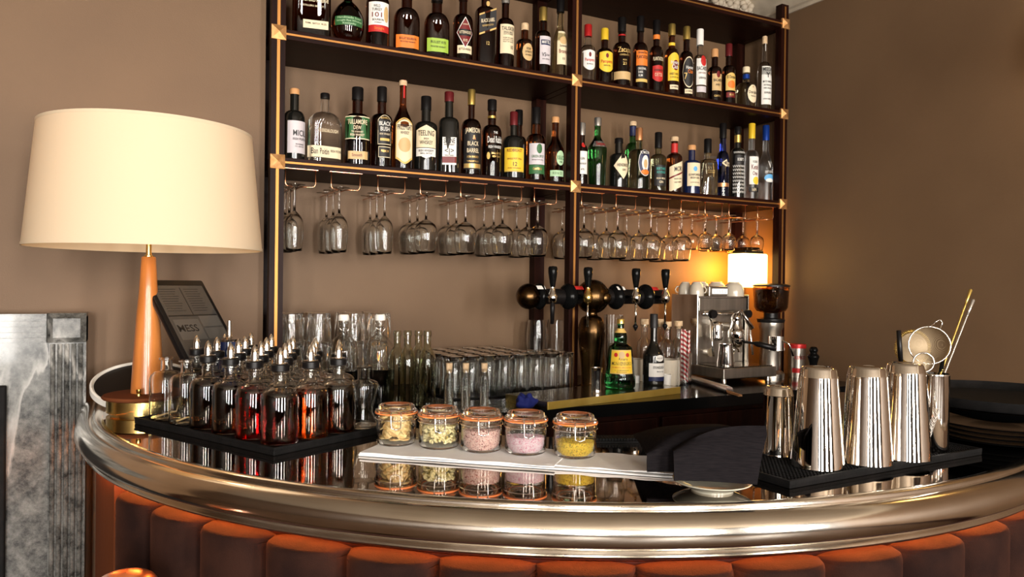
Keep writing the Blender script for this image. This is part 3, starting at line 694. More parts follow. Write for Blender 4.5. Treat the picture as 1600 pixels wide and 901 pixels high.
# lower shelf, right bay
sb(0, 909, 20, 192, 'dark bottle with white label half hidden by the middle post, lower right shelf', g='dark', cap=('silverfoil', .2), grp=g4,
   deco=[('rect', .0, .36, 1.9, .36, 'white'), ('oval', .2, .64, .8, .08, 'red')], texts=[('GIN', 0, .42, .04, 'ink', .6), ('LONDON DRY', 0, .34, .03, 'ink', 1.2), ('47%', 0, .25, .03, 'ink', .5)])
sb(0, 934, 31, 184, 'fluted green gin bottle with silver cap, widest at its shoulders, lower right shelf', g='green', cap=('silverfoil', .12, 1.15), grp=g4, kind='cone', rn=.0125,
   deco=[('rect', .2, .61, 1.9, .085, 'silverfoil')], texts=[('Tanqueray', .2, .61, .055, 'redfoil', 1.3)])
sb(0, 967, 29, 216, 'squat black gin bottle with cream diamond label on the lower right shelf', g='black', cap=('black', .1), grp=g4, kind='high', rn=.015,
   deco=[('diamond', .3, .44, 2.2, .52, 'cream')], texts=[("HENDRICK'S", .35, .45, .06, 'ink', 1.5), ('GIN', .35, .36, .04, 'ink', .4)])
sb(0, 989, 24, 190, 'green glass bottle with pale stopper behind the round labelled gin', g='green', cap=('cork', .06), grp=g4, yoff=.17, neckring=('navy', .80, .93))
sb(0, 999, 34, 200, 'green tinted gin bottle with round black ship label and copper cap, lower right shelf', g='olive', cap=('copperfoil', .2), grp=g4, kind='high', rn=.0125,
   deco=[('oval', .35, .43, 1.4, .42, 'white'), ('oval', .35, .43, 1.32, .40, 'navy', 2), ('oval', .35, .42, .75, .25, 'white', 3), ('oval', .35, .41, .4, .14, 'tan', 4), ('oval', .35, .28, .9, .08, 'orange', 4)], texts=[('PLYMOUTH', .35, .585, .045, 'white', 1.0), ('GIN', .35, .32, .02, 'ink', .25)])
sb(0, 1029, 25, 207, 'gin bottle with black cap and dark teal printed label, lower right shelf', g='olive', cap=('black', .26), grp=g4, kind='high',
   deco=[('rect', .1, .27, 1.8, .34, 'ink')], texts=[('BERTHAS', .1, .38, .045, 'teal', 1.2), ('REVENGE', .1, .32, .04, 'teal', 1.1), ('IRISH MILK', .1, .22, .03, 'cream', 1.2), ('GIN', .1, .16, .04, 'cream', .5)])
sb(0, 1054, 25, 214, 'gin bottle with tilted cream label and red neck band, lower right shelf', g='amber', cap=('cork', .08, 1.3), grp=g4, kind='high', neckring=('red', .72, .88),
   deco=[('slant', .1, .30, 2.1, .44, 'cream'), ('slant', .1, .32, 2.1, .03, 'darkred', 2)], texts=[('MOR', .2, .42, .085, 'ink', 1.0, .1), ('IRISH GIN', .2, .25, .025, 'ink', 1, .1), ('WILD BERRY', .2, .19, .025, 'ink', 1, .1)])
sb(0, 1081, 27, 227, 'short dark blue gin bottle with cream label and tan stopper, lower right shelf', g='dkblue', cap=('woodcap', .1, 1.25), grp=g4, kind='high', rn=.014,
   deco=[('rect', .1, .40, 1.9, .46, 'cream'), ('oval', .1, .51, .5, .10, 'skyblue', 2)], texts=[('GUNPOWDER', .1, .39, .045, 'ink', 1.5), ('IRISH GIN', .1, .33, .04, 'ink', 1.1), ('SLOW DISTILLED', .1, .24, .02, 'ink', 1.1)])
sb(0, 1106, 30, 217, 'square clear bottle of pale yellow spirit with black cap, lower right shelf', g='pale', cap=('black', .24), grp=g4, kind='high', sq=6, fy=.8, rn=.014,
   deco=[('rect', .1, .55, .8, .035, 'ink'), ('rect', .1, .42, .8, .05, 'tan')], texts=[('XORIGUER', .1, .66, .035, 'ink', 1.1), ('GIN', .1, .30, .06, 'ink', .5), ('MAHON', .1, .42, .035, 'ink', .7)])
sb(0, 1130, 20, 193, 'deep blue vodka bottle with copper band near the base, lower right shelf', g='blue', cap=('black', .2), grp=g4, kind='tall',
   deco=[('rect', 0, .17, 2.2, .05, 'copperfoil'), ('rect', 0, .83, 1.0, .04, 'copperfoil')], texts=[('Ultra', .4, .45, .08, 'cream', 1.0), ('<', -.1, .45, .14, 'cream', .7)])
sb(0, 1153, 22, 198, 'dark gin bottle covered in white chevron pattern with yellow neck seal, lower right shelf', g='black', cap=('black', .09), grp=g4, kind='high', rn=.013, neckring=('goldfoil', .78, .88),
   deco=[('rect', .05, .53, 1.7, .13, 'ink')], texts=[("BOBBY'S", .05, .535, .04, 'white', .9), ('VVVVVVVVV', .05, .63, .03, 'white', 2.0)]+[('VVVVVVVVV', .05, .44-.05*q, .035, 'white', 2.2) for q in range(8)])
sb(0, 1175, 22, 193, 'frosted vodka bottle with yellow cap and white and gold label, lower right shelf', g='frost', cap=('yellowfoil', .20), grp=g4, kind='std',
   deco=[('rect', .1, .38, 1.6, .36, 'white'), ('oval', .3, .25, 1.0, .10, 'yellow', 2), ('rect', .05, .13, 1.6, .06, 'ink')], texts=[('Ketel', .1, .42, .065, 'darkred', 1.0), ('One', .1, .34, .055, 'darkred', .7), ('VODKA', .1, .49, .03, 'ink', .7), ('1691', .0, .13, .04, 'cream', .6)])
sb(0, 1197, 23, 196, 'frosted vodka bottle with blue capsule at the right end of the lower shelf', g='frost', cap=('bluecap', .20), grp=g4, kind='slope',
   deco=[('oval', .2, .30, 1.6, .10, 'skyblue'), ('oval', .2, .27, 1.2, .05, 'white', 2)], texts=[('V', .2, .47, .09, 'white', .5), ('GREY GOOSE', .1, .38, .03, 'white', 1.2)])

ORD = ['first', 'second', 'third', 'fourth', 'fifth', 'sixth', 'seventh', 'eighth', 'ninth', 'tenth', 'eleventh', 'twelfth', 'thirteenth', 'fourteenth']
# ---------------------------------------------------------------- hanging stemware
ZR = 1.734                        # top of the rails
def stem_glass(label, cat_h, rb, rr, hb, rf, group):
    """hangs upside down; origin at the rim plane"""
    h = cat_h
    t = thing('wine_glass', label, 'glass', (0, 0, 0), 0, group)
    o = [(rr, 0), (rb*.985, hb*.36), (rb, hb*.62), (rb*.86, hb*.82), (rb*.45, hb*.95), (.0045, hb*1.02)]
    i = [(rr-.0012, 0), (rb*.985-.0013, hb*.36), (rb-.0013, hb*.61), (rb*.86-.0016, hb*.79), (rb*.40, hb*.905), (0, hb*.925)]
    o = smoothprof(o, 3); i = smoothprof(i, 3)
    obj('bowl', lathe(i[::-1]+o+[(0, hb*1.02)], 28), G['clear'], t, smooth=True)
    obj('stem', lathe([(0, hb*1.02+.0004), (.0042, hb*1.02+.0004), (.0038, hb*1.02+.02), (.0038, h-.02), (.0050, h-.008), (0, h-.008)], 12), G['clear'], t, smooth=True)
    obj('foot', lathe([(0, h-.0077), (.006, h-.0077), (rf*.5, h-.0035), (rf, h-.0022), (rf, h-.0006), (rf*.5, h), (0, h)], 28), G['clear'], t, smooth=True, angle=60)
    return t
bpy.context.view_layer.update()
KIND = {'A': ('slim white wine glass', .212, .0290, .0245, .125, .034), 'B': ('wide bowled wine glass', .205, .0400, .0320, .115, .038), 'C': ('small rounded wine glass', .150, .0290, .0235, .072, .032)}
racks = [(.480, 'A'), (.624, 'A'), (.779, 'A'), (.928, 'B'), (1.078, 'B'), (1.226, 'B'), (1.374, 'B'), (1.580, 'B'), (1.740, 'B'), (1.905, 'B'), (2.065, 'B'), (2.194, 'C'), (2.328, 'C'), (2.494, 'C')]
protos = {}
for n, (x, kd) in enumerate(racks):
    rk = thing('glass_rack', 'copper wire glass hanger under the lower shelf, %s from the left' % ORD[n], 'hanging rack', (x, Y0, ZR), 0, 'copper wire hangers under the lower shelf')
    ztop = SZ[0]-.016-ZR
    obj('rail', tube([(-.036, .012, ztop), (-.036, .012, .004), (-.030, .012, -.0024), (-.018, .014, -.0024), (-.012, .024, -.0024), (-.012, .27, -.0024)], .0021, 8), M['copper'], rk, smooth=True)
    xr = min(.058, .058)
    obj('rail', tube([(xr, .012, ztop), (xr, .012, .008), (xr-.004, .012, 0), (xr-.012, .012, -.0024), (.020, .013, -.0024), (.012, .024, -.0024), (.012, .27, -.0024)], .0021, 8), M['copper'], rk, smooth=True)
    obj('mounting_plate', B(-.042, .064, .004, .020, ztop-.0015, ztop+.0003), M['copper'], rk)
    for q, (dy, nm) in enumerate(((.048, 'front'), (.130, 'middle'), (.212, 'rear'))):
        kn, h, rb, rr, hb, rf = KIND[kd]
        if kd == 'C': dy = dy
        lab = 'upturned %s, %s one on the %s hanger from the left' % (kn, nm, ORD[n])
        jx = 0 if q == 0 else random.uniform(-.003, .003)
        loc = (x+jx, Y0+dy+(random.uniform(-.004, .004) if q else 0), ZR+.006-h+.0018)
        if kd not in protos:
            protos[kd] = stem_glass(lab, h, rb, rr, hb, rf, 'wine glasses hanging under the lower shelf'); protos[kd].location = loc
            bpy.context.view_layer.update()
        else: dup(protos[kd], loc, label=lab)

# ---------------------------------------------------------------- back counter: tumblers, highballs, bottles
def cup_glass(r0, r1, h, wall=.0022, foot=.010, seg=24, cut=0):
    """inverted glass: rim (r1) at z=0, thick foot (r0) at z=h"""
    o = [(r1, 0), (r0+(r1-r0)*.5, h*.5), (r0, h-.003), (r0-.003, h), (0, h)]
    i = [(0, h-foot), (r0-.006, h-foot), (r0-wall-.001, h-foot-.004), (r1-wall, 0)]
    fn = None
    if cut:
        def fn(t, r, z):
            k = 1+.055*abs(math.cos(t*cut/2)) if z > .004 and r > r0-.0015 else 1
            return (r*k*math.cos(t), r*k*math.sin(t), z)
        prof = [(p[0] if p[0] > 0 else .0004, p[1]) for p in i+o]
        bm = lathe(prof, seg, fn=fn); bm.faces.new([v for v in bm.verts if abs(v.co.z-h) < 1e-6 and v.co.xy.length < .001][::-1])
        bm.faces.new([v for v in bm.verts if abs(v.co.z-(h-foot)) < 1e-6 and v.co.xy.length < .001])
        return bm
    return lathe(i+o, seg)
tb = None; TH = .095
cols = (.480, .570, .660, .750); rows = (2.475, 2.565, 2.65)
lv = ('bottom', 'middle', 'top')
for c, xx in enumerate(cols):
    xx += .025 if c > 1 else 0
    for r_, yy in enumerate(rows[:2]):
        for k in range(3):
            lab = 'upturned cut glass tumbler, %s layer, %s column from the left, %s row' % (lv[k], ORD[c], ('front', 'rear')[r_])
            if tb is None:
                tb = obj('tumbler', cup_glass(.035, .041, TH-.0006, .0042, .020, 96, 12), G['clear'], smooth=True, angle=35)
                tag(tb, lab, 'glass', 'upturned tumblers stacked in threes behind the bitters bottles'); tb.location = (xx, yy, CZ)
            else:
                c2 = tb.copy(); col.objects.link(c2); c2.location = (xx, yy, CZ+k*TH); c2.rotation_euler = (0, 0, random.uniform(0, 1)); c2['label'] = lab
tag(obj('glass_mat', B(.955, 1.455, 2.275, 2.64, CZ, CZ+.005), M['rubber']), 'black mesh mat under the upturned highball glasses', 'mat')
hb = None
for r_ in range(6):
    for c in range(8):
        xx, yy = .985+c*.0625+(.003 if r_ % 2 else 0), 2.305+r_*.0612
        if r_ >= 3 and c >= 6: continue
        lab = 'upturned highball glass, %s from the left in the %s row from the front' % (ORD[c], ORD[r_])
        if hb is None:
            hb = obj('highball_glass', cup_glass(.0280, .0300, .138, .0034, .016, 28), G['clear'], smooth=True, angle=50)
            tag(hb, lab, 'glass', 'upturned highball glasses on the back counter'); hb.location = (xx, yy, CZ+.005)
        else:
            c2 = hb.copy(); col.objects.link(c2); c2.location = (xx, yy, CZ+.005); c2['label'] = lab

def simple_bottle(name, label, x, y, z, prof, g, group=None, seg=32, inner=None, liquid=None, cat='bottle', th=.0022):
    """hollow glass shell; prof outer (r,z) from centre bottom to rim"""
    t = thing(name, label, cat, (x, y, z), 0, group)
    inn = [(max(r-th, 0), max(zz, .005)) for r, zz in prof if r > 0.001]
    inn = [(0, inn[0][1])]+inn
    bm = lathe(prof+inn[::-1][0:], seg)
    bmesh.ops.remove_doubles(bm, verts=bm.verts, dist=1e-5)
    bmesh.ops.recalc_face_normals(bm, faces=bm.faces)
    obj('glass_body', bm, G[g], t, smooth=True, angle=40)
    if liquid:
        gm, lvl = liquid
        L = [(0, .0055)]+[(max(r-th-.0004, 0), max(zz, .0055)) for r, zz in prof if r > .001 and zz < lvl]
        rl = prof_r(prof, lvl)-th-.0004
        L += [(rl, lvl), (0, lvl)]
        obj('liquid', lathe(L, seg), G[gm], t, smooth=True, angle=40)
    return t
# swing-top bottles
for n, px in enumerate((537, 594)):
    P = ony(px, 491, 2.28); h = P.z-CZ; x = P.x
    pr = [(0, 0), (.040, 0), (.045, .004), (.046, .010), (.046, h*.56)]+[(.013+.033*math.cos(t*PI/2), h*(.56+.21*math.sin(t*PI/2))) for t in (.2, .4, .6, .8)]+[(.0125, h*.78), (.0125, h*.90), (.0150, h*.905), (.0150, h*.935)]
    t = simple_bottle('swing_top_bottle', '%s swing top bottle with white ceramic stopper, dark syrup inside' % ('left hand', 'right hand')[n], x, 2.28, CZ, pr, 'clear', 'swing top bottles in front of the tumblers', liquid=('syrup', h*.40))
    obj('stopper', lathe([(0, h*.936), (.0155, h*.936), (.0165, h*.95), (.0165, h*.985), (.013, h), (0, h)], 20), M['white'], t, smooth=True, angle=40)
    for s in (-1, 1):
        obj('wire_bail', tube([(s*.0175, -.002, h*.965), (s*.019, -.004, h*.93), (s*.017, -.012, h*.86), (0, -.018, h*.80)], .0012, 6), M['steel'], t, smooth=True)
    obj('wire_collar', lathe([(.0132+.0014*math.cos(k*PI/4), h*.86+.0014*math.sin(k*PI/4)) for k in range(9)], 20), M['steel'], t, smooth=True)
# four slim clear bottles
for n, (px, yy) in enumerate(((621, 2.20), (654, 2.20), (637, 2.13), (668, 2.13))):
    P = ony(px, 516, yy); h = P.z-CZ
    pr = [(0, 0), (.022, 0), (.027, .004), (.0275, .01), (.0275, h*.56)]+[(.0115+.016*math.cos(t*PI/2), h*(.56+.20*math.sin(t*PI/2))) for t in (.2, .4, .6, .8)]+[(.0112, h*.80), (.0108, h*.93), (.0128, h*.935), (.0128, h*.96), (.011, h)]
    simple_bottle('water_bottle', 'slim open clear bottle, %s of the four beside the tumblers' % ('rear left', 'rear right', 'front left', 'front right')[n], P.x, yy, CZ, pr, 'tint', 'four slim clear bottles', seg=28)
# corked vials
for n, px in enumerate((702, 728, 757)):
    P = ony(px, 567, 2.09); h = P.z-CZ
    t = simple_bottle('corked_vial', '%s of the three small corked vials before the highball glasses' % ('left', 'middle', 'right')[n], P.x, 2.09, CZ, [(0, 0), (.012, 0), (.0145, .003), (.0145, h*.66), (.0135, h*.71), (.0095, h*.75), (.0095, h*.85), (.0112, h*.86), (.0112, h*.88)], 'clear', 'three corked vials', seg=24)
    obj('cork', lathe([(0, h*.80), (.0068, h*.80), (.0095, h*.885), (.0102, h), (0, h)], 16), M['cork'], t, smooth=True, angle=40)
# blue cloth
bm = sphere(.030, (0, 0, .018), sc=(1.15, .9, .75), seg=24)
for v in bm.verts:
    k = 1+.28*math.sin(v.co.x*190+v.co.z*90)*math.cos(v.co.y*150+v.co.z*120)
    v.co = Vector((v.co.x*k, v.co.y*k, max(0.0, v.co.z*k)))
P = onz(800, 630, CZ)
o = obj('blue_cloth', bm, mat('blue_fabric', (.003, .009, .12), .8), smooth=True); o.location = (P.x, 2.045, CZ)
tag(o, 'crumpled blue cloth on the counter in front of the highball glasses', 'cloth')
# two flared beer glasses behind
for n, xx in enumerate((1.462, 1.552)):
    t = simple_bottle('beer_glass', '%s flared beer glass standing behind the tap column' % ('left', 'right')[n], xx, 2.59, CZ, [(0, 0), (.028, 0), (.030, .004), (.027, .03), (.034, .09), (.042, .15), (.043, .19), (.036, .245)], 'clear', 'flared beer glasses', cat='glass')
# nested tall glasses
for k in range(4):
    bm = lathe([(0, .006), (.029, .006), (.0385, .15), (.0385, .1525), (.0405, .1525), (.0405, .15), (.031, 0), (0, 0)], 28)
    o = obj('pint_glass', bm, G['clear'], smooth=True, angle=40); o.location = (1.79, 2.53, CZ+.0375*k)
    tag(o, 'tall clear glass, %s of the nested column right of the tap column' % ('bottom', 'second', 'third', 'topmost')[k], 'glass', 'nested tall glasses')
# corked clear bottles behind the wine
for n, (px, yy, yt) in enumerate(((1007, 2.44, 498), (1031, 2.52, 498), (1043, 2.44, 502), (1060, 2.40, 501), (1070, 2.53, 500))):
    P = ony(px, yt, yy); h = P.z-CZ
    t = simple_bottle('corked_bottle', 'clear corked bottle behind the straws, %s from the left' % ORD[n], P.x, yy, CZ, [(0, 0), (.026, 0), (.030, .004), (.030, h*.55), (.026, h*.64), (.0135, h*.70), (.0135, h*.88), (.016, h*.885), (.016, h*.91)], 'clear', 'clear corked bottles behind the wine bottle', seg=24)
    obj('cork', lathe([(0, h*.87), (.011, h*.87), (.0112, h*.912), (.0172, h*.914), (.0172, h), (0, h)], 16), M['cork'], t, smooth=True, angle=40)

# ---------------------------------------------------------------- beer font
M['perf'] = mat('perforated_steel', (.3, .27, .23), .2, 1)
def perf_nodes(mt):
    b = mt.node_tree.nodes['Principled BSDF']; tc = nd(mt, 'ShaderNodeTexCoord')
    mp = nd(mt, 'ShaderNodeMapping'); mp.inputs['Scale'].default_value = (80, 80, 0); lk(mt, tc.outputs['Object'], mp.inputs[0])
    v = nd(mt, 'ShaderNodeTexVoronoi', Randomness=0.0, Scale=1.0); lk(mt, mp.outputs[0], v.inputs['Vector'])
    r = nd(mt, 'ShaderNodeValToRGB'); r.color_ramp.elements[0].position = .26; r.color_ramp.elements[0].color = (.002, .002, .002, 1)
    r.color_ramp.elements[1].position = .30; r.color_ramp.elements[1].color = (.30, .27, .22, 1)
    lk(mt, v.outputs['Distance'], r.inputs[0]); lk(mt, r.outputs[0], b.inputs['Base Color'])
perf_nodes(M['perf'])
fl, fr = Vector((1.160, 1.982, 0)), Vector((1.780, 2.098, 0))
ang = math.atan2(fr.y-fl.y, fr.x-fl.x); L = (fr-fl).length
dt = thing('drip_tray', 'beer drip tray with brass front and perforated dark top', 'drip tray', (fl.x, fl.y, CZ), ang)
obj('tray_body', B(.003, L-.003, .003, .215, 0, .022), M['brushed'], dt)
obj('brass_front', B(0, L, 0, .003, 0, .024, bevel=.0008), M['brassfront'], dt)
for x_ in (0, L-.003): obj('brass_side', B(x_, x_+.003, .003, .215, 0, .024), M['brass'], dt)
obj('perforated_grille', B(.003, L-.003, .003, .215, .022, .0235), M['perf'], dt)
FY = 2.325
font = thing('beer_font', 'aged brass beer font with four black handled taps on a bulbous column', 'beer tap', (1.545, FY, CZ))
zb = 1.389-CZ
obj('column', lathe(smoothprof([(.058, 0), (.058, .008), (.042, .016), (.036, .03), (.040, .10), (.050, .19), (.051, .225), (.040, .262), (.022, .275), (.021, .29)], 4), 36), M['oldbrass'], font, smooth=True)
def fx(px): return ony(px, 463, FY).x-1.545
XL, XR = fx(812), fx(1036)
obj('manifold', xform(lathe([(0, XL), (.028, XL), (.028, XR), (0, XR)], 28), Matrix.Translation((0, 0, zb)) @ Matrix.Rotation(R(90), 4, 'Y')), M['black'], font, smooth=True, angle=40)
for px, rr, sx, mm in ((826, .046, 1.0, 'oldbrass'), (842, .048, .5, 'gloss'), (888, .048, .7, 'gloss'), (926, .064, .98, 'oldbrass'), (962, .049, .6, 'gloss'), (1008, .049, .62, 'gloss')):
    obj('globe', sphere(rr, (fx(px), 0, zb), sc=(sx, 1, 1), seg=32), M[mm], font, smooth=True)
obj('finial', xform(lathe([(0, 0), (.018, 0), (.020, .006), (.014, .012), (0, .013)], 20), Matrix.Translation((fx(926)+.022, -.056, zb-.004)) @ Matrix.Rotation(R(90), 4, 'X')), M['oldbrass'], font, smooth=True)
for px, mm in ((838, 'white'), (897, 'red'), (962, 'white'), (1014, 'red')):
    xx = fx(px)
    q = obj('badge', patch('rect', 0, 0, .034, .018, lambda X, Z: (xx+X, -math.cos(math.pi/2-.75+Z/.05)*.0495*1.0-.0, zb+.0505*math.sin(math.pi/2-.75+Z/.05)-.004), 6), M[mm], font)
def tap(px, spout):
    x = ony(px, 463, FY-.075).x-1.545; y0 = -.075
    tp = obj('tap', xform(lathe([(0, 0), (.013, 0), (.013, .012), (.010, .016), (.010, .05), (0, .05)], 16), Matrix.Translation((x, -.078, zb)) @ Matrix.Rotation(R(-90), 4, 'X')), M['chrome'], font, smooth=True, angle=40)
    bm = lathe(smoothprof([(.001, -.022), (.012, -.020), (.0175, -.006), (.0165, .006), (.011, .018), (.0072, .030), (.0072, .040)], 3), 20)
    obj('tap_body', xform(bm, Matrix.Translation((x, y0-.006, zb))), M['chrome'] if px != 917 else M['brass'], tp, smooth=True)
    obj('tap_handle', xform(lathe([(0, .034), (.0085, .034), (.0135, .065), (.0165, .085), (.0165, .100), (.0135, .106), (0, .108)], 20), Matrix.Translation((x, y0-.006, zb))), M['gloss'], tp, smooth=True, angle=50)
    if spout == 'steel':
        obj('spout', tube([(x, y0-.006, zb-.018), (x, y0-.006, zb-.108)], .0038, 10), M['chrome'], tp, smooth=True)
        if px > 950: obj('spout_tip', xform(lathe([(0, 0), (.002, .001), (.010, .016), (.010, .019), (.005, .026), (0, .028)], 14), Matrix.Translation((x, y0-.006, zb-.126))), M['black'], tp, smooth=True)
    else: obj('spout', xform(lathe([(0, 0), (.006, 0), (.009, .055), (.008, .075), (0, .075)], 14), Matrix.Translation((x, y0-.006, zb-.095))), M['black'], tp, smooth=True)
for px, s in ((862, 'black'), (917, 'steel'), (992, 'steel'), (1038, 'steel')): tap(px, s)
# ribbed jigger beside the column
P = onz(927, 607, CZ+.0235)
o = obj('jigger', lathe([(0, 0), (.019, 0), (.019, .002)]+[(.0165+(.0008 if k % 2 else 0)-.0015*abs(k-9)/9*-1, .004+k*.0042) for k in range(18)]+[(.020, .082), (.0185, .082), (.012, .05), (0, .049)], 24), M['steel'], smooth=True, angle=40)
o.location = (1.432, 2.12, CZ+.0235); tag(o, 'ribbed steel jigger on the drip tray before the tap column', 'jigger')
# amaro and wine
P = onz(972, 603, CZ+.0235)
P2_ = ony(970, 495, 2.17)
bottle('green amaro bottle with yellow label and dark bell shaped foot on the drip tray', P2_.x, 2.17, CZ+.0235, .054, .245, kind='bell', g='dkgreen', cap=('goldfoil', .07), rn=.012, name='liqueur_bottle', neckring=('mustard', .80, .86), rz=R(-32),
       deco=[('rect', .05, .39, 1.75, .34, 'mustard', 4), ('rect', .05, .39, 1.65, .31, 'yellow', 5), ('oval', .05, .49, .5, .10, 'tan', 6), ('oval', -.4, .49, .3, .06, 'red', 6), ('oval', .5, .49, .3, .06, 'red', 6)],
       texts=[('Amaro', .15, .43, .04, 'ink', .7), ('MONTENEGRO', .05, .365, .05, 'ink', 1.5), ('PREMIATA SPECIALITA', .05, .31, .022, 'red', 1.4), ('S. COBIANCHI', .05, .27, .016, 'ink', 1.0), ('BOLOGNA', .05, .245, .014, 'ink', .7)])
P2_ = ony(1022, 490, 2.19)
bottle('black wine bottle with white label standing at the right of the drip tray', P2_.x, 2.19, CZ+.0235, .039, P2_.z-CZ-.0235, kind='wine', g='black', cap=('ink', .2), rn=.0125, name='wine_bottle', cat='wine bottle', rz=R(-22),
       deco=[('rect', .2, .22, 1.8, .19, 'white', 1), ('rect', .2, .095, 1.8, .055, 'navy', 1), ('oval', .35, .385, .9, .09, 'white', 1)], texts=[('STONELEIGH', .25, .255, .035, 'ink', 1.1), ('Marlborough', .4, .20, .018, 'ink', .7), ('PINOT NOIR', .35, .385, .016, 'ink', .6)])
# cream mug, small white pots
M['ceramic'] = mat('cream_ceramic', (.55, .48, .38), .25, coat=.4)
mg = thing('mug', 'large cream mug standing behind the striped straws', 'mug', (1.885, 2.31, CZ))
obj('mug_body', lathe([(0, .006), (.040, .006), (.043, .012), (.045, .10), (.048, .10), (.047, .012), (.043, 0), (0, 0)], 32), M['ceramic'], mg, smooth=True, angle=40)
obj('handle', tube([(.045, 0, .085), (.065, 0, .080), (.073, 0, .055), (.065, 0, .028), (.046, 0, .022)], .0055, 8), M['ceramic'], mg, smooth=True)
P = ony(997, 580, 2.36)
o = obj('pillar_pot', lathe([(0, .004), (.036, .004), (.036, .102), (.040, .102), (.040, .003), (.037, 0), (0, 0)], 28), M['ceramic'], smooth=True, angle=40); o.location = (1.765, 2.355, CZ); tag(o, 'tall cream pot between the amaro and the wine bottle', 'pot')
for n, (px, yy) in enumerate(((992, 2.26), (1041, 2.245))):
    P = ony(px, 590, yy)
    o = obj('sauce_pot', lathe([(0, .003), (.014, .003), (.017, .05), (.019, .05), (.016, 0), (0, 0)], 20), M['white'], smooth=True, angle=40); o.location = (P.x, yy, CZ+.0005)
    tag(o, ('small white pot left of the wine bottle', 'small white pot right of the wine bottle')[n], 'pot', 'small white pots')
# straws in a glass
M['straw'] = mat('striped_paper', (.8, .7, .62), .6)
def straw_nodes(mt):
    b = mt.node_tree.nodes['Principled BSDF']; tc = nd(mt, 'ShaderNodeTexCoord'); s = nd(mt, 'ShaderNodeSeparateXYZ'); lk(mt, tc.outputs['Object'], s.inputs[0])
    a = nd(mt, 'ShaderNodeMath', operation='ARCTAN2'); lk(mt, s.outputs[1], a.inputs[0]); lk(mt, s.outputs[0], a.inputs[1])
    d = nd(mt, 'ShaderNodeMath', operation='DIVIDE'); lk(mt, a.outputs[0], d.inputs[0]); d.inputs[1].default_value = 2*PI
    z = nd(mt, 'ShaderNodeMath', operation='MULTIPLY'); lk(mt, s.outputs[2], z.inputs[0]); z.inputs[1].default_value = 55
    ad = nd(mt, 'ShaderNodeMath', operation='ADD'); lk(mt, d.outputs[0], ad.inputs[0]); lk(mt, z.outputs[0], ad.inputs[1])
    f = nd(mt, 'ShaderNodeMath', operation='FRACT'); lk(mt, ad.outputs[0], f.inputs[0])
    g = nd(mt, 'ShaderNodeMath', operation='GREATER_THAN'); lk(mt, f.outputs[0], g.inputs[0]); g.inputs[1].default_value = .5
    mx = nd(mt, 'ShaderNodeMix', data_type='RGBA'); mx.inputs[6].default_value = (.82, .74, .68, 1); mx.inputs[7].default_value = (.42, .02, .025, 1)
    lk(mt, g.outputs[0], mx.inputs[0]); lk(mt, mx.outputs[2], b.inputs['Base Color'])
straw_nodes(M['straw'])
SG = onz(1069, 602, CZ); SG = Vector((SG.x, SG.y, CZ))
o = obj('straw_glass', lathe([(0, .014), (.024, .014), (.0265, .13), (.0285, .13), (.0275, 0), (0, 0)], 28), G['clear'], smooth=True, angle=40); o.location = SG
tag(o, 'clear glass holding red and white striped paper straws', 'glass')
for k in range(11):
    a = k*2*PI/8 if k < 8 else k*2*PI/3; rr = .0185 if k < 8 else .008
    o = obj('paper_straw', lathe([(.0030, 0), (.0030, .197), (.0025, .197), (.0025, 0)], 12, close=True), M['straw'], smooth=True, angle=60)
    o.location = SG+Vector((rr*math.cos(a), rr*math.sin(a), .0145+(.004*(k % 3)))); o.rotation_euler = (R(random.uniform(-1.5, 1.5)), R(random.uniform(-1.5, 1.5)), random.uniform(0, 6))
    tag(o, 'red and white spiral striped paper straw in the clear glass', 'straw', 'striped paper straws in a glass')
# plastic sleeve and skewers
pA, pB = onz(1078, 590, CZ+.012), onz(1140, 609, CZ+.012)
M['sleeve'] = glass('clear_plastic', (.75, .70, .70), .25)
o = obj('plastic_sleeve', tube([pA, (pA+pB)/2, pB], .0135, 16, caps=False), M['sleeve'], smooth=True); tag(o, 'clear plastic tube lying on the counter below the coffee machine', 'tube')
for k in range(7):
    a = pB.lerp(pA, .25)+Vector((0, 0, -.0085+.0035*(k // 4))); d = (pB-pA).normalized(); b_ = a+d*.17; s = d.cross(Vector((0, 0, 1)))*(.004*((k % 4)-1.5)); 
    a.z = max(a.z, CZ+.002); b_.z = CZ+.002+.0035*(k // 4)
    a = b_-d*(.115+.006*(k % 3)); a.z = b_.z
    o = obj('wooden_skewer', tube([a+s, b_+s], .0017, 6), M['woodcap']); tag(o, 'thin wooden skewer lying in a bundle beside the plastic tube', 'skewer', 'wooden skewers on the counter')
# coffee tin, pepper mill
tn = thing('coffee_tin', 'steel coffee tin with red lid and red lettering by the right wall', 'tin', (2.597, 2.30, CZ), R(-6))
obj('tin_body', lathe([(0, 0), (.036, 0), (.036, .125), (0, .125)], 32), M['brushed'], tn, smooth=True, angle=40)
obj('lid', lathe([(0, .125), (.0375, .125), (.0375, .142), (0, .142)], 32), M['redfoil'], tn, smooth=True, angle=40)
sf = lambda X, Z: (.0372*math.sin(X/.0372), -.0372*math.cos(X/.0372), Z)
obj('band', patch('rect', -.01, .03, .075, .02, lambda X, Z: (.0364*math.sin(X/.0364), -.0364*math.cos(X/.0364), Z)), M['redfoil'], tn)
obj('lettering', text_bm('KENCO', .014, sf, -.012, .085, width=.05), M['redfoil'], tn)
P = ony(1268, 552, 2.16)
o = obj('pepper_mill', lathe(smoothprof([(.001, 0), (.024, 0), (.022, .03), (.015, .06), (.020, .085), (.024, .10), (.014, .112), (.018, .125), (.012, .138), (.001, .14)], 3), 24), M['gloss'], smooth=True); o.location = (2.57, 2.19, CZ); tag(o, 'small black pepper mill near the right wall behind the shaker tins', 'mill')

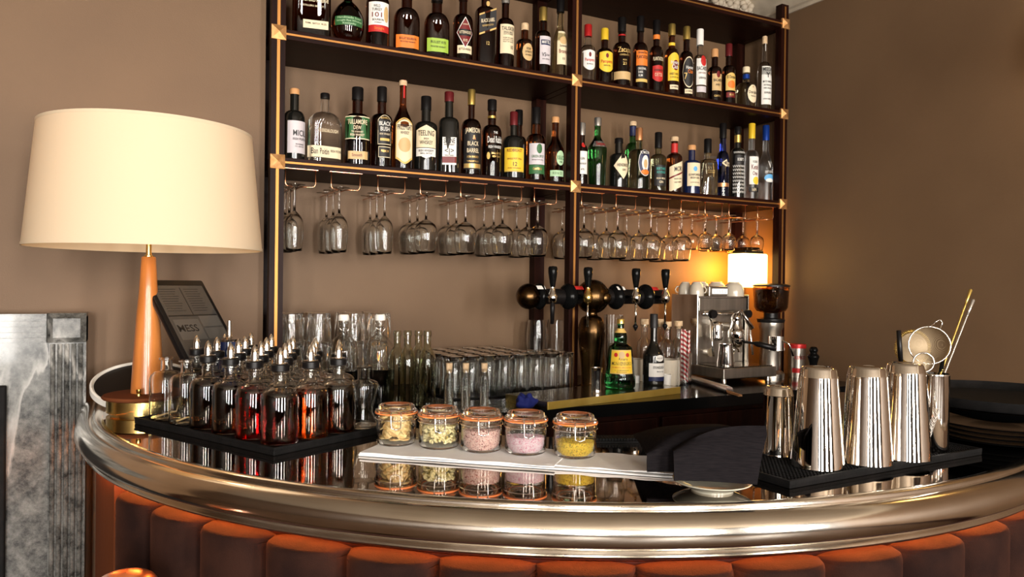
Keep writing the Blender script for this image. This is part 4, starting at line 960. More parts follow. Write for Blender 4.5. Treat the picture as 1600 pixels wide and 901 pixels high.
# ---------------------------------------------------------------- espresso machine, cups, grinder, lamp
MX0, MX1, MYF, MYB, MYT = 2.115, 2.405, 2.405, 2.56, 2.235
em = thing('espresso_machine', 'polished steel espresso machine on the right of the back counter', 'coffee machine', (MX0, MYT, CZ))
def mb(*a, **k): 
    x0, x1, y0, y1, z0, z1 = a; return B(x0-MX0, x1-MX0, y0-MYT, y1-MYT, z0-CZ, z1-CZ, **k)
for xx, yy in ((MX0+.02, MYT+.02), (MX1-.03, MYT+.02), (MX0+.02, MYB-.03), (MX1-.03, MYB-.03)):
    obj('leg', xform(lathe([(0, 0), (.010, 0), (.008, .018), (0, .018)], 14), Matrix.Translation((xx-MX0, yy-MYT, 0))), M['steel'], em, smooth=True, angle=40)
obj('drip_drawer', mb(MX0, MX1, MYT, MYB, CZ+.018, CZ+.060, bevel=.003), M['brushed'], em)
obj('drip_grate', mb(MX0+.012, MX1-.012, MYT+.012, MYF-.01, CZ+.060, CZ+.064), M['perf'], em)
obj('housing', mb(MX0+.012, MX1-.012, MYF+.01, MYB, CZ+.060, 1.385, bevel=.003), M['brushed'], em)
for xx in (MX0, MX1-.006): obj('side_panel', mb(xx, xx+.006, MYF-.012, MYB, CZ+.060, 1.398, bevel=.002), M['steel'], em)
obj('cup_tray', mb(MX0+.006, MX1-.006, MYF-.012, MYB, 1.385, 1.391), M['steel'], em)
obj('front_panel', mb(MX0+.012, MX1-.012, MYF-.008, MYF+.01, 1.33, 1.385, bevel=.002), M['brushed'], em)
cx_ = (MX0+MX1)/2
def at(x, y, z): return Matrix.Translation((x-MX0, y-MYT, z-CZ))
gh = obj('group_head', xform(lathe(smoothprof([(.001, -.02), (.030, -.02), (.034, -.01), (.034, .012), (.026, .022), (.020, .05), (.022, .07), (.012, .085), (.001, .09)], 3), 28), at(cx_+.02, MYF-.065, 1.235)), M['chrome'], em, smooth=True)
obj('neck', xform(lathe([(0, 0), (.020, 0), (.020, .08), (0, .08)], 20), at(cx_+.02, MYF-.075, 1.262) @ Matrix.Rotation(R(-90), 4, 'X')), M['chrome'], gh, smooth=True, angle=40)
obj('brew_lever', tube([(cx_+.02-MX0, MYF-.065-MYT, 1.315-CZ), (cx_+.0-MX0, MYF-.11-MYT, 1.335-CZ), (cx_+.045-MX0, MYF-.13-MYT, 1.26-CZ)], [.006, .007, .010], 10), M['chrome'], gh, smooth=True)
pfl = obj('portafilter', xform(lathe([(0, -.024), (.018, -.024), (.029, -.010), (.031, .010), (0, .010)], 24), at(cx_+.02, MYF-.065, 1.203)), M['chrome'], em, smooth=True, angle=50)
p0 = Vector((cx_+.02-MX0, MYF-.065-MYT, 1.203-CZ))
obj('handle', tube([p0+Vector((.02, -.02, 0)), p0+Vector((.045, -.055, -.004)), p0+Vector((.052, -.065, -.006)), p0+Vector((.095, -.125, -.022))], [.006, .006, .012, .013], 12), M['black'], pfl, smooth=True)
obj('twin_spout', tube([p0+Vector((-.016, 0, -.045)), p0+Vector((-.012, 0, -.032)), p0+Vector((0, 0, -.026)), p0+Vector((.012, 0, -.032)), p0+Vector((.016, 0, -.045))], .0055, 10), M['chrome'], pfl, smooth=True)
for n, (xx, s) in enumerate(((MX0+.045, -1), (MX1-.05, 1))):
    kb = obj('valve', xform(lathe([(0, 0), (.012, 0), (.012, .03), (0, .03)], 16), at(xx, MYF-.035, 1.318) @ Matrix.Rotation(R(-90), 4, 'X')), M['chrome'], em, smooth=True, angle=40)
    obj('valve_knob', xform(lathe([(0, -.004), (.017, -.004), (.019, .004), (.019, .012), (.015, .018), (0, .018)], 16), at(xx, MYF-.060, 1.318) @ Matrix.Rotation(R(-90), 4, 'X')), M['black'], kb, smooth=True, angle=40)
    obj('steam_wand', tube([(xx-MX0, MYF-.03-MYT, 1.305-CZ), (xx+s*.008-MX0, MYF-.055-MYT, 1.285-CZ), (xx+s*.012-MX0, MYF-.065-MYT, 1.20-CZ), (xx+s*.012-MX0, MYF-.075-MYT, 1.145-CZ)], .0045, 10), M['chrome'], kb, smooth=True)
for xx in (MX0+.085, MX1-.09):
    gg = obj('pressure_gauge', xform(lathe([(0, 0), (.021, 0), (.021, .012), (0, .012)], 24), at(xx, MYF-.003, 1.155) @ Matrix.Rotation(R(-90), 4, 'X')), M['chrome'], em, smooth=True, angle=40)
    obj('gauge_dial', xform(lathe([(0, 0), (.018, 0), (.018, .0006), (0, .0006)], 24), at(xx, MYF-.004, 1.155) @ Matrix.Rotation(R(-90), 4, 'X')), M['cream'], gg)
obj('rail', tube([(MX0+.01-MX0, MYF-.03-MYT, 1.318-CZ), (MX1-.01-MX0, MYF-.03-MYT, 1.318-CZ)], .006, 12), M['chrome'], em, smooth=True)
obj('boiler', xform(lathe(smoothprof([(.001, 0), (.025, .0), (.027, .02), (.027, .06), (.020, .075), (.001, .08)], 3), 24), at(MX0+.075, MYF-.045, 1.21)), M['chrome'], em, smooth=True)
# milk jug on the grate
jg = thing('milk_jug', 'steel milk jug standing on the grate of the coffee machine', 'jug', (MX0+.07, MYT+.065, CZ+.0645), R(20))
obj('jug_body', lathe([(0, .002), (.034, .002), (.034, .01), (.026, .075), (.027, .088), (.0285, .089), (.0275, .075), (.036, .01), (.035, 0), (0, 0)], 28), M['steel'], jg, smooth=True, angle=40)
obj('handle', tube([(.027, 0, .078), (.045, 0, .078), (.050, 0, .05), (.045, 0, .02), (.034, 0, .02)], .0035, 8), M['steel'], jg, smooth=True)
# timer box
tm = thing('timer', 'small grey digital display box on the front of the coffee machine top', 'timer', (2.245, 2.425, 1.391))
obj('timer_case', B(-.052, .052, -.015, .015, 0, .042, bevel=.003), M['brushed'], tm)
obj('timer_screen', B(-.036, .048, -.0165, -.0152, .010, .032), mat('lit_display', (.9, .9, .85), .4, emit=(1, .97, .9), es=.9), tm)
obj('lettering', text_bm('0 0 5 0 0', .013, flat_surf((.006, -.0168, .021), (1, 0, 0), (0, 0, 1), .0002), width=.07), M['ink'], tm)
# cups
def cup(label, big, loc, rz):
    t = thing('coffee_cup', label, 'cup', loc, rz, 'cream cups on top of the coffee machine')
    s = 1.0 if big else .78
    r, h = (.043, .062) if big else (.030, .060)
    obj('cup_bowl', lathe(smoothprof([(r-.0025, 0), (r-.003, h*.4), (r*.78, h*.75), (r*.5, h*.88), (.001, h*.90)], 3)[::-1]+smoothprof([(r, 0), (r, h*.4), (r*.82, h*.78), (r*.56, h*.94), (r*.55, h), (.001, h*.985)], 3), 28), M['ceramic'], t, smooth=True, angle=50)
    obj('handle', tube([(r*.97, 0, h*.22), (r*1.35, 0, h*.25), (r*1.48, 0, h*.45), (r*1.25, 0, h*.65), (r*.88, 0, h*.66)], .0032, 8), M['ceramic'], t, smooth=True)
    return t
for n, (xx, yy, bg, rz) in enumerate(((2.150, 2.440, 0, -.3), (2.150, 2.510, 0, 2.2), (2.222, 2.500, 1, -.4), (2.320, 2.505, 1, .6), (2.352, 2.432, 1, .1))):
    lab = ['small cream cup turned over at the front left corner of the coffee machine top', 'small cream cup turned over behind the front left one', 'large cream cup turned over behind the digital display', 'large cream cup turned over at the rear right of the machine top', 'large cream cup turned over at the front right of the machine top'][n]
    cup(lab, bg, (xx, yy, 1.391), rz)
# grinder
GX, GY = 2.492, 2.352
gr = thing('coffee_grinder', 'coffee grinder with round bean hopper beside the espresso machine', 'grinder', (GX, GY, CZ))
obj('grinder_body', lathe([(0, 0), (.060, 0), (.060, .015), (.045, .03), (.045, .20), (.052, .215), (.052, .235), (0, .235)], 28), M['brushed'], gr, smooth=True, angle=40)
obj('doser', xform(lathe([(0, 0), (.034, 0), (.034, .06), (0, .06)], 24), Matrix.Translation((-.035, -.065, .12))), M['chrome'], gr, smooth=True, angle=40)
obj('doser_lever', tube([(-.035, -.10, .165), (-.02, -.12, .15), (.0, -.125, .10)], .004, 8), M['chrome'], gr, smooth=True)
obj('burr_collar', lathe([(0, .235), (.056, .235), (.058, .24), (.058, .25), (.03, .255), (.03, .275), (0, .275)], 28), M['black'], gr, smooth=True, angle=40)
obj('hopper', lathe([(.030, .276), (.060, .284), (.070, .30), (.076, .390), (.074, .390), (.068, .301), (.059, .2865), (.028, .278)], 32, close=True), mat('smoked_plastic', (.62, .38, .18), .05, trans=1, ior=1.45), gr, smooth=True, angle=50)
obj('coffee_beans', lathe([(0, .280), (.027, .280), (.057, .288), (.0665, .302), (.0715, .372), (.04, .379), (0, .377)], 32), noisy(mat('roast_beans', rough=.5), (.006, .003, .002), (.03, .014, .007), 120, 3, 1, 160, bdist=.004), gr, smooth=True)
obj('hopper_lid', lathe([(0, .390), (.078, .390), (.078, .396), (.06, .402), (0, .404)], 32), M['black'], gr, smooth=True, angle=40)
# glass cube wall lamp
wl = thing('wall_lamp', 'glowing yellow glass cube lamp on the back wall at the right of the shelves', 'lamp', (2.50, 2.50, 1.43))
M['lampglass'] = mat('lit_milk_glass', (1, .8, .5), .4, emit=(1, .60, .16), es=8)
obj('shade', B(-.075, .075, -.05, .05, 0, .152, bevel=.008), M['lampglass'], wl, smooth=True, angle=40)
obj('arm', B(-.05, .03, -.045, .196, .166, .180, bevel=.003), M['oldbrass'], wl)
obj('cap_plate', B(-.055, .055, -.04, .04, .152, .166, bevel=.003), M['black'], wl)
pl = bpy.data.lights.new('wall_lamp_glow', 'POINT'); pl.energy = 8; pl.color = (1, .36, .035); pl.shadow_soft_size = .05
po = bpy.data.objects.new('wall_lamp_glow', pl); col.objects.link(po); po.location = (2.50, 2.60, 1.51)
# a second wall lamp further along the right wall, just outside the view
wl2 = thing('wall_lamp', 'glowing glass cube lamp on the right wall beyond the view', 'lamp', (WR-.08, 1.12, 2.12))
obj('shade', B(-.05, .05, -.075, .075, 0, .152, bevel=.008), M['lampglass'], wl2, smooth=True, angle=40)
obj('arm', B(-.045, .075, -.03, .03, .152, .166), M['oldbrass'], wl2)

# ---------------------------------------------------------------- bar top: table lamp
P = onz(230, 643, 1.10); LX, LY = P.x, P.y
mp_ = mpp(P)
lp = thing('table_lamp', 'table lamp with wide cream drum shade and tapered orange wood stem on a brass base', 'lamp', (LX, LY, 1.0995))
rb = 57*mp_
zdisc = .055
obj('base_ring', lathe([(0, 0), (rb*.90, 0), (rb*.90, .006), (rb, .006), (rb, .036), (rb*.97, .038), (0, .038)], 48), M['brass'], lp, smooth=True, angle=40)
obj('base_top', lathe([(0, .038), (rb*1.08, .038), (rb*1.12, .042), (rb*1.08, .047), (.05, .050), (0, .050)], 48), M['leather'], lp, smooth=True, angle=40)
obj('switch', xform(lathe([(0, 0), (.007, 0), (.007, .006), (.005, .008), (.006, .010), (.006, .017), (0, .018)], 14), Matrix.Translation((-.02, -.055, .048))), M['brass'], lp, smooth=True, angle=40)
M['teak'] = noisy(mat('orange_wood', rough=.3, coat=.3), (.42, .13, .025), (.60, .21, .05), 4, 6, .05, 60, (8, 8, .6))
zc = ony(238, 403, LY).z-1.0995; r1 = 10.5*mp_; r0 = 24*mp_
obj('wooden_stem', lathe([(0, .048), (r0, .048), (r0*.86, .048+zc*.25), (r0*.70, .048+zc*.5), (r0*.56, zc*.78), (r1, zc), (r1*.9, zc+.003), (0, zc+.003)], 40), M['teak'], lp, smooth=True, angle=40)
obj('brass_rod', lathe([(0, zc+.002), (.011, zc+.002), (.011, zc+.006), (.0065, zc+.008), (.0065, zc+.15), (0, zc+.15)], 20), M['brass'], lp, smooth=True, angle=40)
sB = ony(228, 388, LY); sT = ony(238, 206, LY)
zB, zT = sB.z-1.0995, sT.z-1.0995
RB_, RT_ = 168*mp_*1.0, 151*mp_
M['shade'] = mat('cream_linen', (.80, .66, .47), .8)
def shade_nodes(mt):
    nt = mt.node_tree; b = nt.nodes['Principled BSDF']; out = [n for n in nt.nodes if n.type == 'OUTPUT_MATERIAL'][0]
    tc = nd(mt, 'ShaderNodeTexCoord'); mp = nd(mt, 'ShaderNodeMapping'); mp.inputs['Scale'].default_value = (1, 1, 6); lk(mt, tc.outputs['Object'], mp.inputs[0])
    n = nd(mt, 'ShaderNodeTexNoise', Scale=180, Detail=2); lk(mt, mp.outputs[0], n.inputs['Vector']); bp = nd(mt, 'ShaderNodeBump', Strength=.12, Distance=.001)
    lk(mt, n.outputs[0], bp.inputs['Height']); lk(mt, bp.outputs[0], b.inputs['Normal'])
    tl = nd(mt, 'ShaderNodeBsdfTranslucent'); tl.inputs[0].default_value = (.85, .62, .36, 1)
    mx = nd(mt, 'ShaderNodeMixShader'); mx.inputs[0].default_value = .3
    lk(mt, b.outputs[0], mx.inputs[1]); lk(mt, tl.outputs[0], mx.inputs[2]); lk(mt, mx.outputs[0], out.inputs[0])
shade_nodes(M['shade'])
sh = obj('lamp_shade', lathe([(RB_, zB), (RT_, zT), (RT_-.0015, zT), (RB_-.0015, zB)], 96, close=True), M['shade'], lp, smooth=True, angle=40)
obj('shade_trim', lathe([(RB_+.001, zB-.001), (RB_*1.0+.0006, zB+.006), (RB_-.002, zB+.006), (RB_-.002, zB-.001)], 96, close=True), M['shade'], sh, smooth=True, angle=40)
obj('shade_trim', lathe([(RT_+.001, zT+.001), (RT_+.0012, zT-.006), (RT_-.002, zT-.006), (RT_-.002, zT+.001)], 96, close=True), M['shade'], sh, smooth=True, angle=40)
bm = bmesh.new()
for k in range(3):
    a = k*2*PI/3; tube([(.006*math.cos(a), .006*math.sin(a), zc+.14), ((RB_+RT_)/2*.5*math.cos(a), (RB_+RT_)/2*.5*math.sin(a), zc+.16), (RT_*.985*math.cos(a), RT_*.985*math.sin(a), zT-.01)], .0018, 6, bm)
obj('shade_spider', bm, M['brass'], sh)
obj('bulb', xform(sphere(.030, seg=20), Matrix.Translation((0, 0, zc+.185))), mat('frosted_bulb', (.9, .85, .75), .4), lp, smooth=True)
bpl = bpy.data.lights.new('table_lamp_bulb_light', 'POINT'); bpl.energy = 2.2; bpl.color = (1, .72, .42); bpl.shadow_soft_size = .04
bpo = bpy.data.objects.new('table_lamp_bulb_light', bpl); col.objects.link(bpo); bpo.location = (LX, LY, 1.0995+zc+.235)

# black disc with white rim leaning on the wall behind the lamp
C0 = ony(228, 632, 2.30); rr = 76*mpp(C0)
t = thing('round_tray', 'round black tray with white rim tilted up behind the base of the table lamp', 'tray', (C0.x, 2.335, 1.101))
MT = Matrix.Translation((0, -.09, .044)) @ Matrix.Rotation(R(20), 4, 'X')
obj('tray_disc', xform(lathe([(0, -.004), (rr*.93, -.004), (rr*.93, .004), (0, .004)], 64), MT @ Matrix.Scale(1, 4)), M['black'], t, smooth=True, angle=40)
obj('tray_rim', xform(lathe([(rr*.93, -.006), (rr, -.008), (rr*1.0, .008), (rr*.965, .010), (rr*.955, .0), (rr*.93, .006)], 64, close=True), MT), M['white'], t, smooth=True, angle=40)
# tablet till
TH_, PH_ = R(30), R(42)
xa = Vector((math.cos(TH_), math.sin(TH_), 0)); ya = Vector((-math.sin(PH_)*math.sin(TH_), math.sin(PH_)*math.cos(TH_), math.cos(PH_))); za = xa.cross(ya)
if za.y > 0: za = -za
W_, H_ = .165, .29
B_ = ony(316, 437, 2.17)
till = thing('tablet_till', 'dark tablet till with grey screen on a stand behind the bitters bottles', 'tablet', B_, 0)
Mt = Matrix(((xa.x, ya.x, za.x, 0), (xa.y, ya.y, za.y, 0), (xa.z, ya.z, za.z, 0), (0, 0, 0, 1)))
obj('tablet_case', xform(B(-W_, 0, -H_, 0, -.018, 0, bevel=.005), Mt), M['black'], till, smooth=True, angle=40)
M['screen'] = mat('tablet_screen', (.030, .028, .026), .10, coat=.5, emit=(.5, .42, .33), es=.03)
M['screen2'] = mat('tablet_screen_panel', (.05, .045, .04), .10, coat=.5, emit=(.5, .42, .33), es=.05)
M['screen3'] = mat('tablet_screen_line', (.01, .01, .01), .2)
sc_ = obj('screen', xform(B(-W_+.012, -.012, -H_+.015, -.022, .0001, .0008), Mt), M['screen'], till)
bm = bmesh.new(); box(bm, -W_+.02, -.075, -.20, -.135, .0009, .0012); box(bm, -.07, -.015, -.16, -.125, .0009, .0012); box(bm, -.07, -.015, -.20, -.165, .0009, .0012)
obj('screen_tiles', xform(bm, Mt), M['screen2'], sc_)
bm = bmesh.new(); box(bm, -W_+.014, -.014, -.125, -.121, .0009, .0012); box(bm, -.082, -.080, -.121, -.03, .0009, .0012)
for k in range(10): box(bm, -W_+.02, -.095-.004*(k % 3), -.035-.008*k, -.034-.008*k, .0009, .0012)
for k in range(10): box(bm, -.072, -.030-.004*(k % 2), -.035-.008*k, -.034-.008*k, .0009, .0012)
obj('screen_lines', xform(bm, Mt), M['screen3'], sc_)
obj('lettering', text_bm('MESS', .022, lambda X, Z: Mt @ Vector((X, Z, .0016)), -.115, -.165, width=.055), M['screen3'], sc_)
cen = Mt @ Vector((-W_/2, -H_*.62, -.02))
bm = bmesh.new(); zb_ = 1.1-B_.z
tube([cen, cen+Vector((0, .03, -.04)), Vector((cen.x, cen.y+.03, zb_+.012))], .018, 12, bm)
obj('stand', bm, M['white'], till, smooth=True)
obj('stand_base', xform(lathe([(0, 0), (.07, 0), (.07, .008), (.02, .014), (0, .014)], 32), Matrix.Translation((cen.x, cen.y+.03, zb_))), M['white'], till, smooth=True, angle=40)

# ---------------------------------------------------------------- bitters bottles on their tray
TC = Vector((.253, 1.457, 1.0995)); ti = Vector((-.449, .894, 0)).normalized(); tj = Vector((ti.y, -ti.x, 0))
tr = thing('bar_tray', 'long black tray holding the bitters bottles on the left of the bar', 'tray', TC, math.atan2(tj.y, tj.x))
obj('tray_base', B(0, .315, 0, .515, 0, .010, bevel=.002), M['rubber'], tr)
bm = bmesh.new()
for a in ((0, .315, 0, .006), (0, .315, .509, .515), (0, .006, .006, .509), (.309, .315, .006, .509)): box(bm, a[0], a[1], a[2], a[3], .010, .015)
obj('tray_lip', bm, M['rubber'], tr)
BZ = 1.1098
BH = .165
bprof = [(0, .003), (.020, .001), (.031, 0), (.0358, .003), (.0368, .010), (.0368, .090)]+[(.0125+.0243*math.cos(t*PI/2)**.8, .090+.022*math.sin(t*PI/2)) for t in (.2, .4, .6, .8, .95)]+[(.0125, .116), (.0122, .136), (.0165, .138), (.0165, .142), (.0150, .143)]
def spout(t):
    s = obj('dasher_top', lathe([(0, .1432), (.0150, .1432), (.0175, .1445), (.0175, .156), (.0150, .158), (0, .158)], 24), M['black'], t, smooth=True, angle=40)
    bm = lathe([(.0150, .1582), (.0152, .1592), (.008, .160)]+[(.0078, .162), (.0080, .168), (.0072, .176), (.0050, .184), (.0022, .189), (0, .1905)], 20)
    obj('dasher_nozzle', bm, M['chrome'], s, smooth=True, angle=50)
LIQ = {(0, 0): ('deep', 'deep red'), (1, 0): ('red', 'bright red'), (2, 0): ('brown', 'dark brown'), (3, 0): ('brown', 'dark brown'), (0, 1): ('orange', 'amber orange'), (0, 2): ('brown', 'dark brown'),
       (1, 1): ('brown', 'dark brown'), (2, 1): ('deep', 'deep red'), (1, 2): ('orange', 'amber orange')}
for i in range(6):
    for j in range(4):
        p = TC+ti*(.047+i*.0835)+tj*(.048+j*.0745); p.z = BZ
        empty = (i, j) in ((5, 0), (4, 0), (0, 3))
        gm, nm = LIQ.get((i, j), (('brown', 'dark brown'), ('deep', 'deep red'), ('orange', 'amber orange'))[(i+2*j) % 3])
        pos = 'POS at the front corner of the black tray' if (i, j) == (0, 0) else 'POS, %s back from the tray front, %s row from its left edge' % (ORD[i], ORD[j])
        if empty: lab = 'empty clear %s' % pos.replace('POS', 'apothecary bottle')
        else: lab = '%s %s' % (nm, pos.replace('POS', 'bitters bottle'))
        pr = bprof
        if (i, j) == (0, 3):
            pr = [(0, .003), (.030, 0), (.033, .004), (.020, .035), (.030, .075), (.033, .092), (.029, .100), (.0125, .106), (.0125, .130), (.018, .134), (.0165, .136)]
            lab = 'empty clear waisted carafe at the right end of the black tray'
        t = simple_bottle('bitters_bottle' if (i, j) != (0, 3) else 'carafe', lab, p.x, p.y, BZ, pr, 'clear', 'bitters bottles on the black tray', seg=32, liquid=None if empty else (gm, .103), th=.0022 if empty else .0012)
        if not empty: spout(t)
        else:
            bm = bmesh.new()
            if (i, j) != (0, 3):
                tube([(-.02, -.01, .0085), (0, .012, .010), (.02, .008, .013), (.024, -.006, .030)], .0022, 6, bm); obj('herb_sprig', bm, M['tan'], t, smooth=True)
# blue bottle with pourer behind
P = ony(358, 505, 2.02); 
t = thing('pourer_bottle', 'blue glass bottle with long steel pourer behind the bitters bottles', 'bottle', (ony(358, 530, 1.93).x, 1.93, 1.0995))
h = ony(358, 533, 1.93).z-1.0995
obj('glass_body', lathe([(0, 0), (.034, 0), (.036, .004), (.036, h*.6), (.030, h*.75), (.028, h*.80), (.028, h), (0, h)], 32), G['dkblue'], t, smooth=True, angle=40)
hp = ony(358, 501, 1.93).z-1.0995
obj('pourer', lathe([(0, h), (.026, h), (.027, h+.006), (.008, h+.010), (.006, h+.02), (.0045, hp), (0, hp)], 20), M['steel'], t, smooth=True, angle=40)

# ---------------------------------------------------------------- white cloth and snack jars
ca, cb = Vector((.398, 1.392, 0)), Vector((.845, 1.004, 0)); cdv = (cb-ca).normalized(); cn = Vector((-cdv.y, cdv.x, 0)); cl = (cb-ca).length
cn = cn if cn.y > 0 else -cn
M['linen'] = noisy(mat('white_linen', rough=.85), (.86, .83, .82), (.92, .90, .88), 30, 3, .2, 300)
def cloth(bm, z0, z1, s0, s1, w0, w1, skew=0):
    n = 24; g = []
    for i in range(n+1):
        u = i/n; row = []
        for j in range(7):
            v = j/6
            p = ca+cdv*(s0+(s1-s0)*u+skew*v)+cn*(w0+(w1-w0)*v)
            zz = z1+.0012*math.sin(u*19+v*5)*(.3+abs(v-.5))
            row.append(Vector((p.x, p.y, zz)))
        g.append(row)
    T = [[bm.verts.new(p) for p in r] for r in g]; Bt = [[bm.verts.new((p.x, p.y, z0)) for p in r] for r in g]
    for i in range(n):
        for j in range(6):
            bm.faces.new((T[i][j], T[i+1][j], T[i+1][j+1], T[i][j+1])); bm.faces.new((Bt[i][j], Bt[i][j+1], Bt[i+1][j+1], Bt[i+1][j]))
        bm.faces.new((Bt[i][0], Bt[i+1][0], T[i+1][0], T[i][0])); bm.faces.new((T[i][6], T[i+1][6], Bt[i+1][6], Bt[i][6]))
    for j in range(6):
        bm.faces.new((T[0][j], T[0][j+1], Bt[0][j+1], Bt[0][j])); bm.faces.new((Bt[n][j], Bt[n][j+1], T[n][j+1], T[n][j]))
bm = bmesh.new()
cloth(bm, 1.1002, 1.1035, 0, cl+.01, 0, .135); cloth(bm, 1.1050, 1.1076, .004, cl*.64, -.004, .13, .01); cloth(bm, 1.1050, 1.1070, cl*.60, cl+.01, .006, .13)
box(bm, 0, .001, 0, .001, 1.1035, 1.1045)
bmesh.ops.recalc_face_normals(bm, faces=bm.faces)
bm.verts.ensure_lookup_table()
# drop the helper box moved to the cloth corner
for v in list(bm.verts)[-8:]: v.co += Vector((ca.x+.05, ca.y, 0))
tag(obj('folded_cloth', bm, M['linen'], smooth=True, angle=50), 'long folded white cloth under the five snack jars', 'cloth')
M['gasket'] = mat('orange_rubber', (.80, .22, .06), .45)
JR, JH = .040, .056
def granules(name, c1, c2, c3, sc, bump):
    m_ = mat(name, c1, .7); b = m_.node_tree.nodes['Principled BSDF']; tc = nd(m_, 'ShaderNodeTexCoord')
    v = nd(m_, 'ShaderNodeTexVoronoi', Scale=sc); lk(m_, tc.outputs['Object'], v.inputs['Vector'])
    r = nd(m_, 'ShaderNodeValToRGB'); e = r.color_ramp.elements; e[0].position = 0; e[0].color = (*c2, 1); e[1].position = .95; e[1].color = (*c1, 1)
    x = e.new(.12); x.color = (*c3, 1); x = e.new(.36); x.color = (*c1, 1); r.color_ramp.interpolation = 'CONSTANT'
    s = nd(m_, 'ShaderNodeSeparateColor'); lk(m_, v.outputs['Color'], s.inputs[0]); lk(m_, s.outputs[0], r.inputs[0]); lk(m_, r.outputs[0], b.inputs['Base Color'])
    bp = nd(m_, 'ShaderNodeBump', Strength=bump, Distance=.002); lk(m_, v.outputs['Distance'], bp.inputs['Height']); bp.invert = True; lk(m_, bp.outputs[0], b.inputs['Normal'])
    return m_
jars = [((619, 692), 'glass clip jar of dried banana slices, leftmost of the five on the white cloth', .050, 'slices'),
        ((686, 697), 'glass clip jar of pale yellow dried flower buds, second from the left', .047, 'buds'),
        ((752, 702), 'glass clip jar of pink salt flecked with dark red, in the middle of the five', .042, ((.95, .66, .58), (.30, .04, .03), (.80, .42, .36), 620)),
        ((821, 706), 'glass clip jar of pale pink sugar crystals, fourth from the left', .034, ((.98, .76, .80), (.80, .25, .38), (.92, .56, .64), 700)),
        ((898, 711), 'glass clip jar of golden yellow zest, rightmost of the five on the white cloth', .030, ((.95, .66, .06), (.40, .26, .03), (.85, .48, .03), 700))]
Z0J = 1.1082
jroot = None
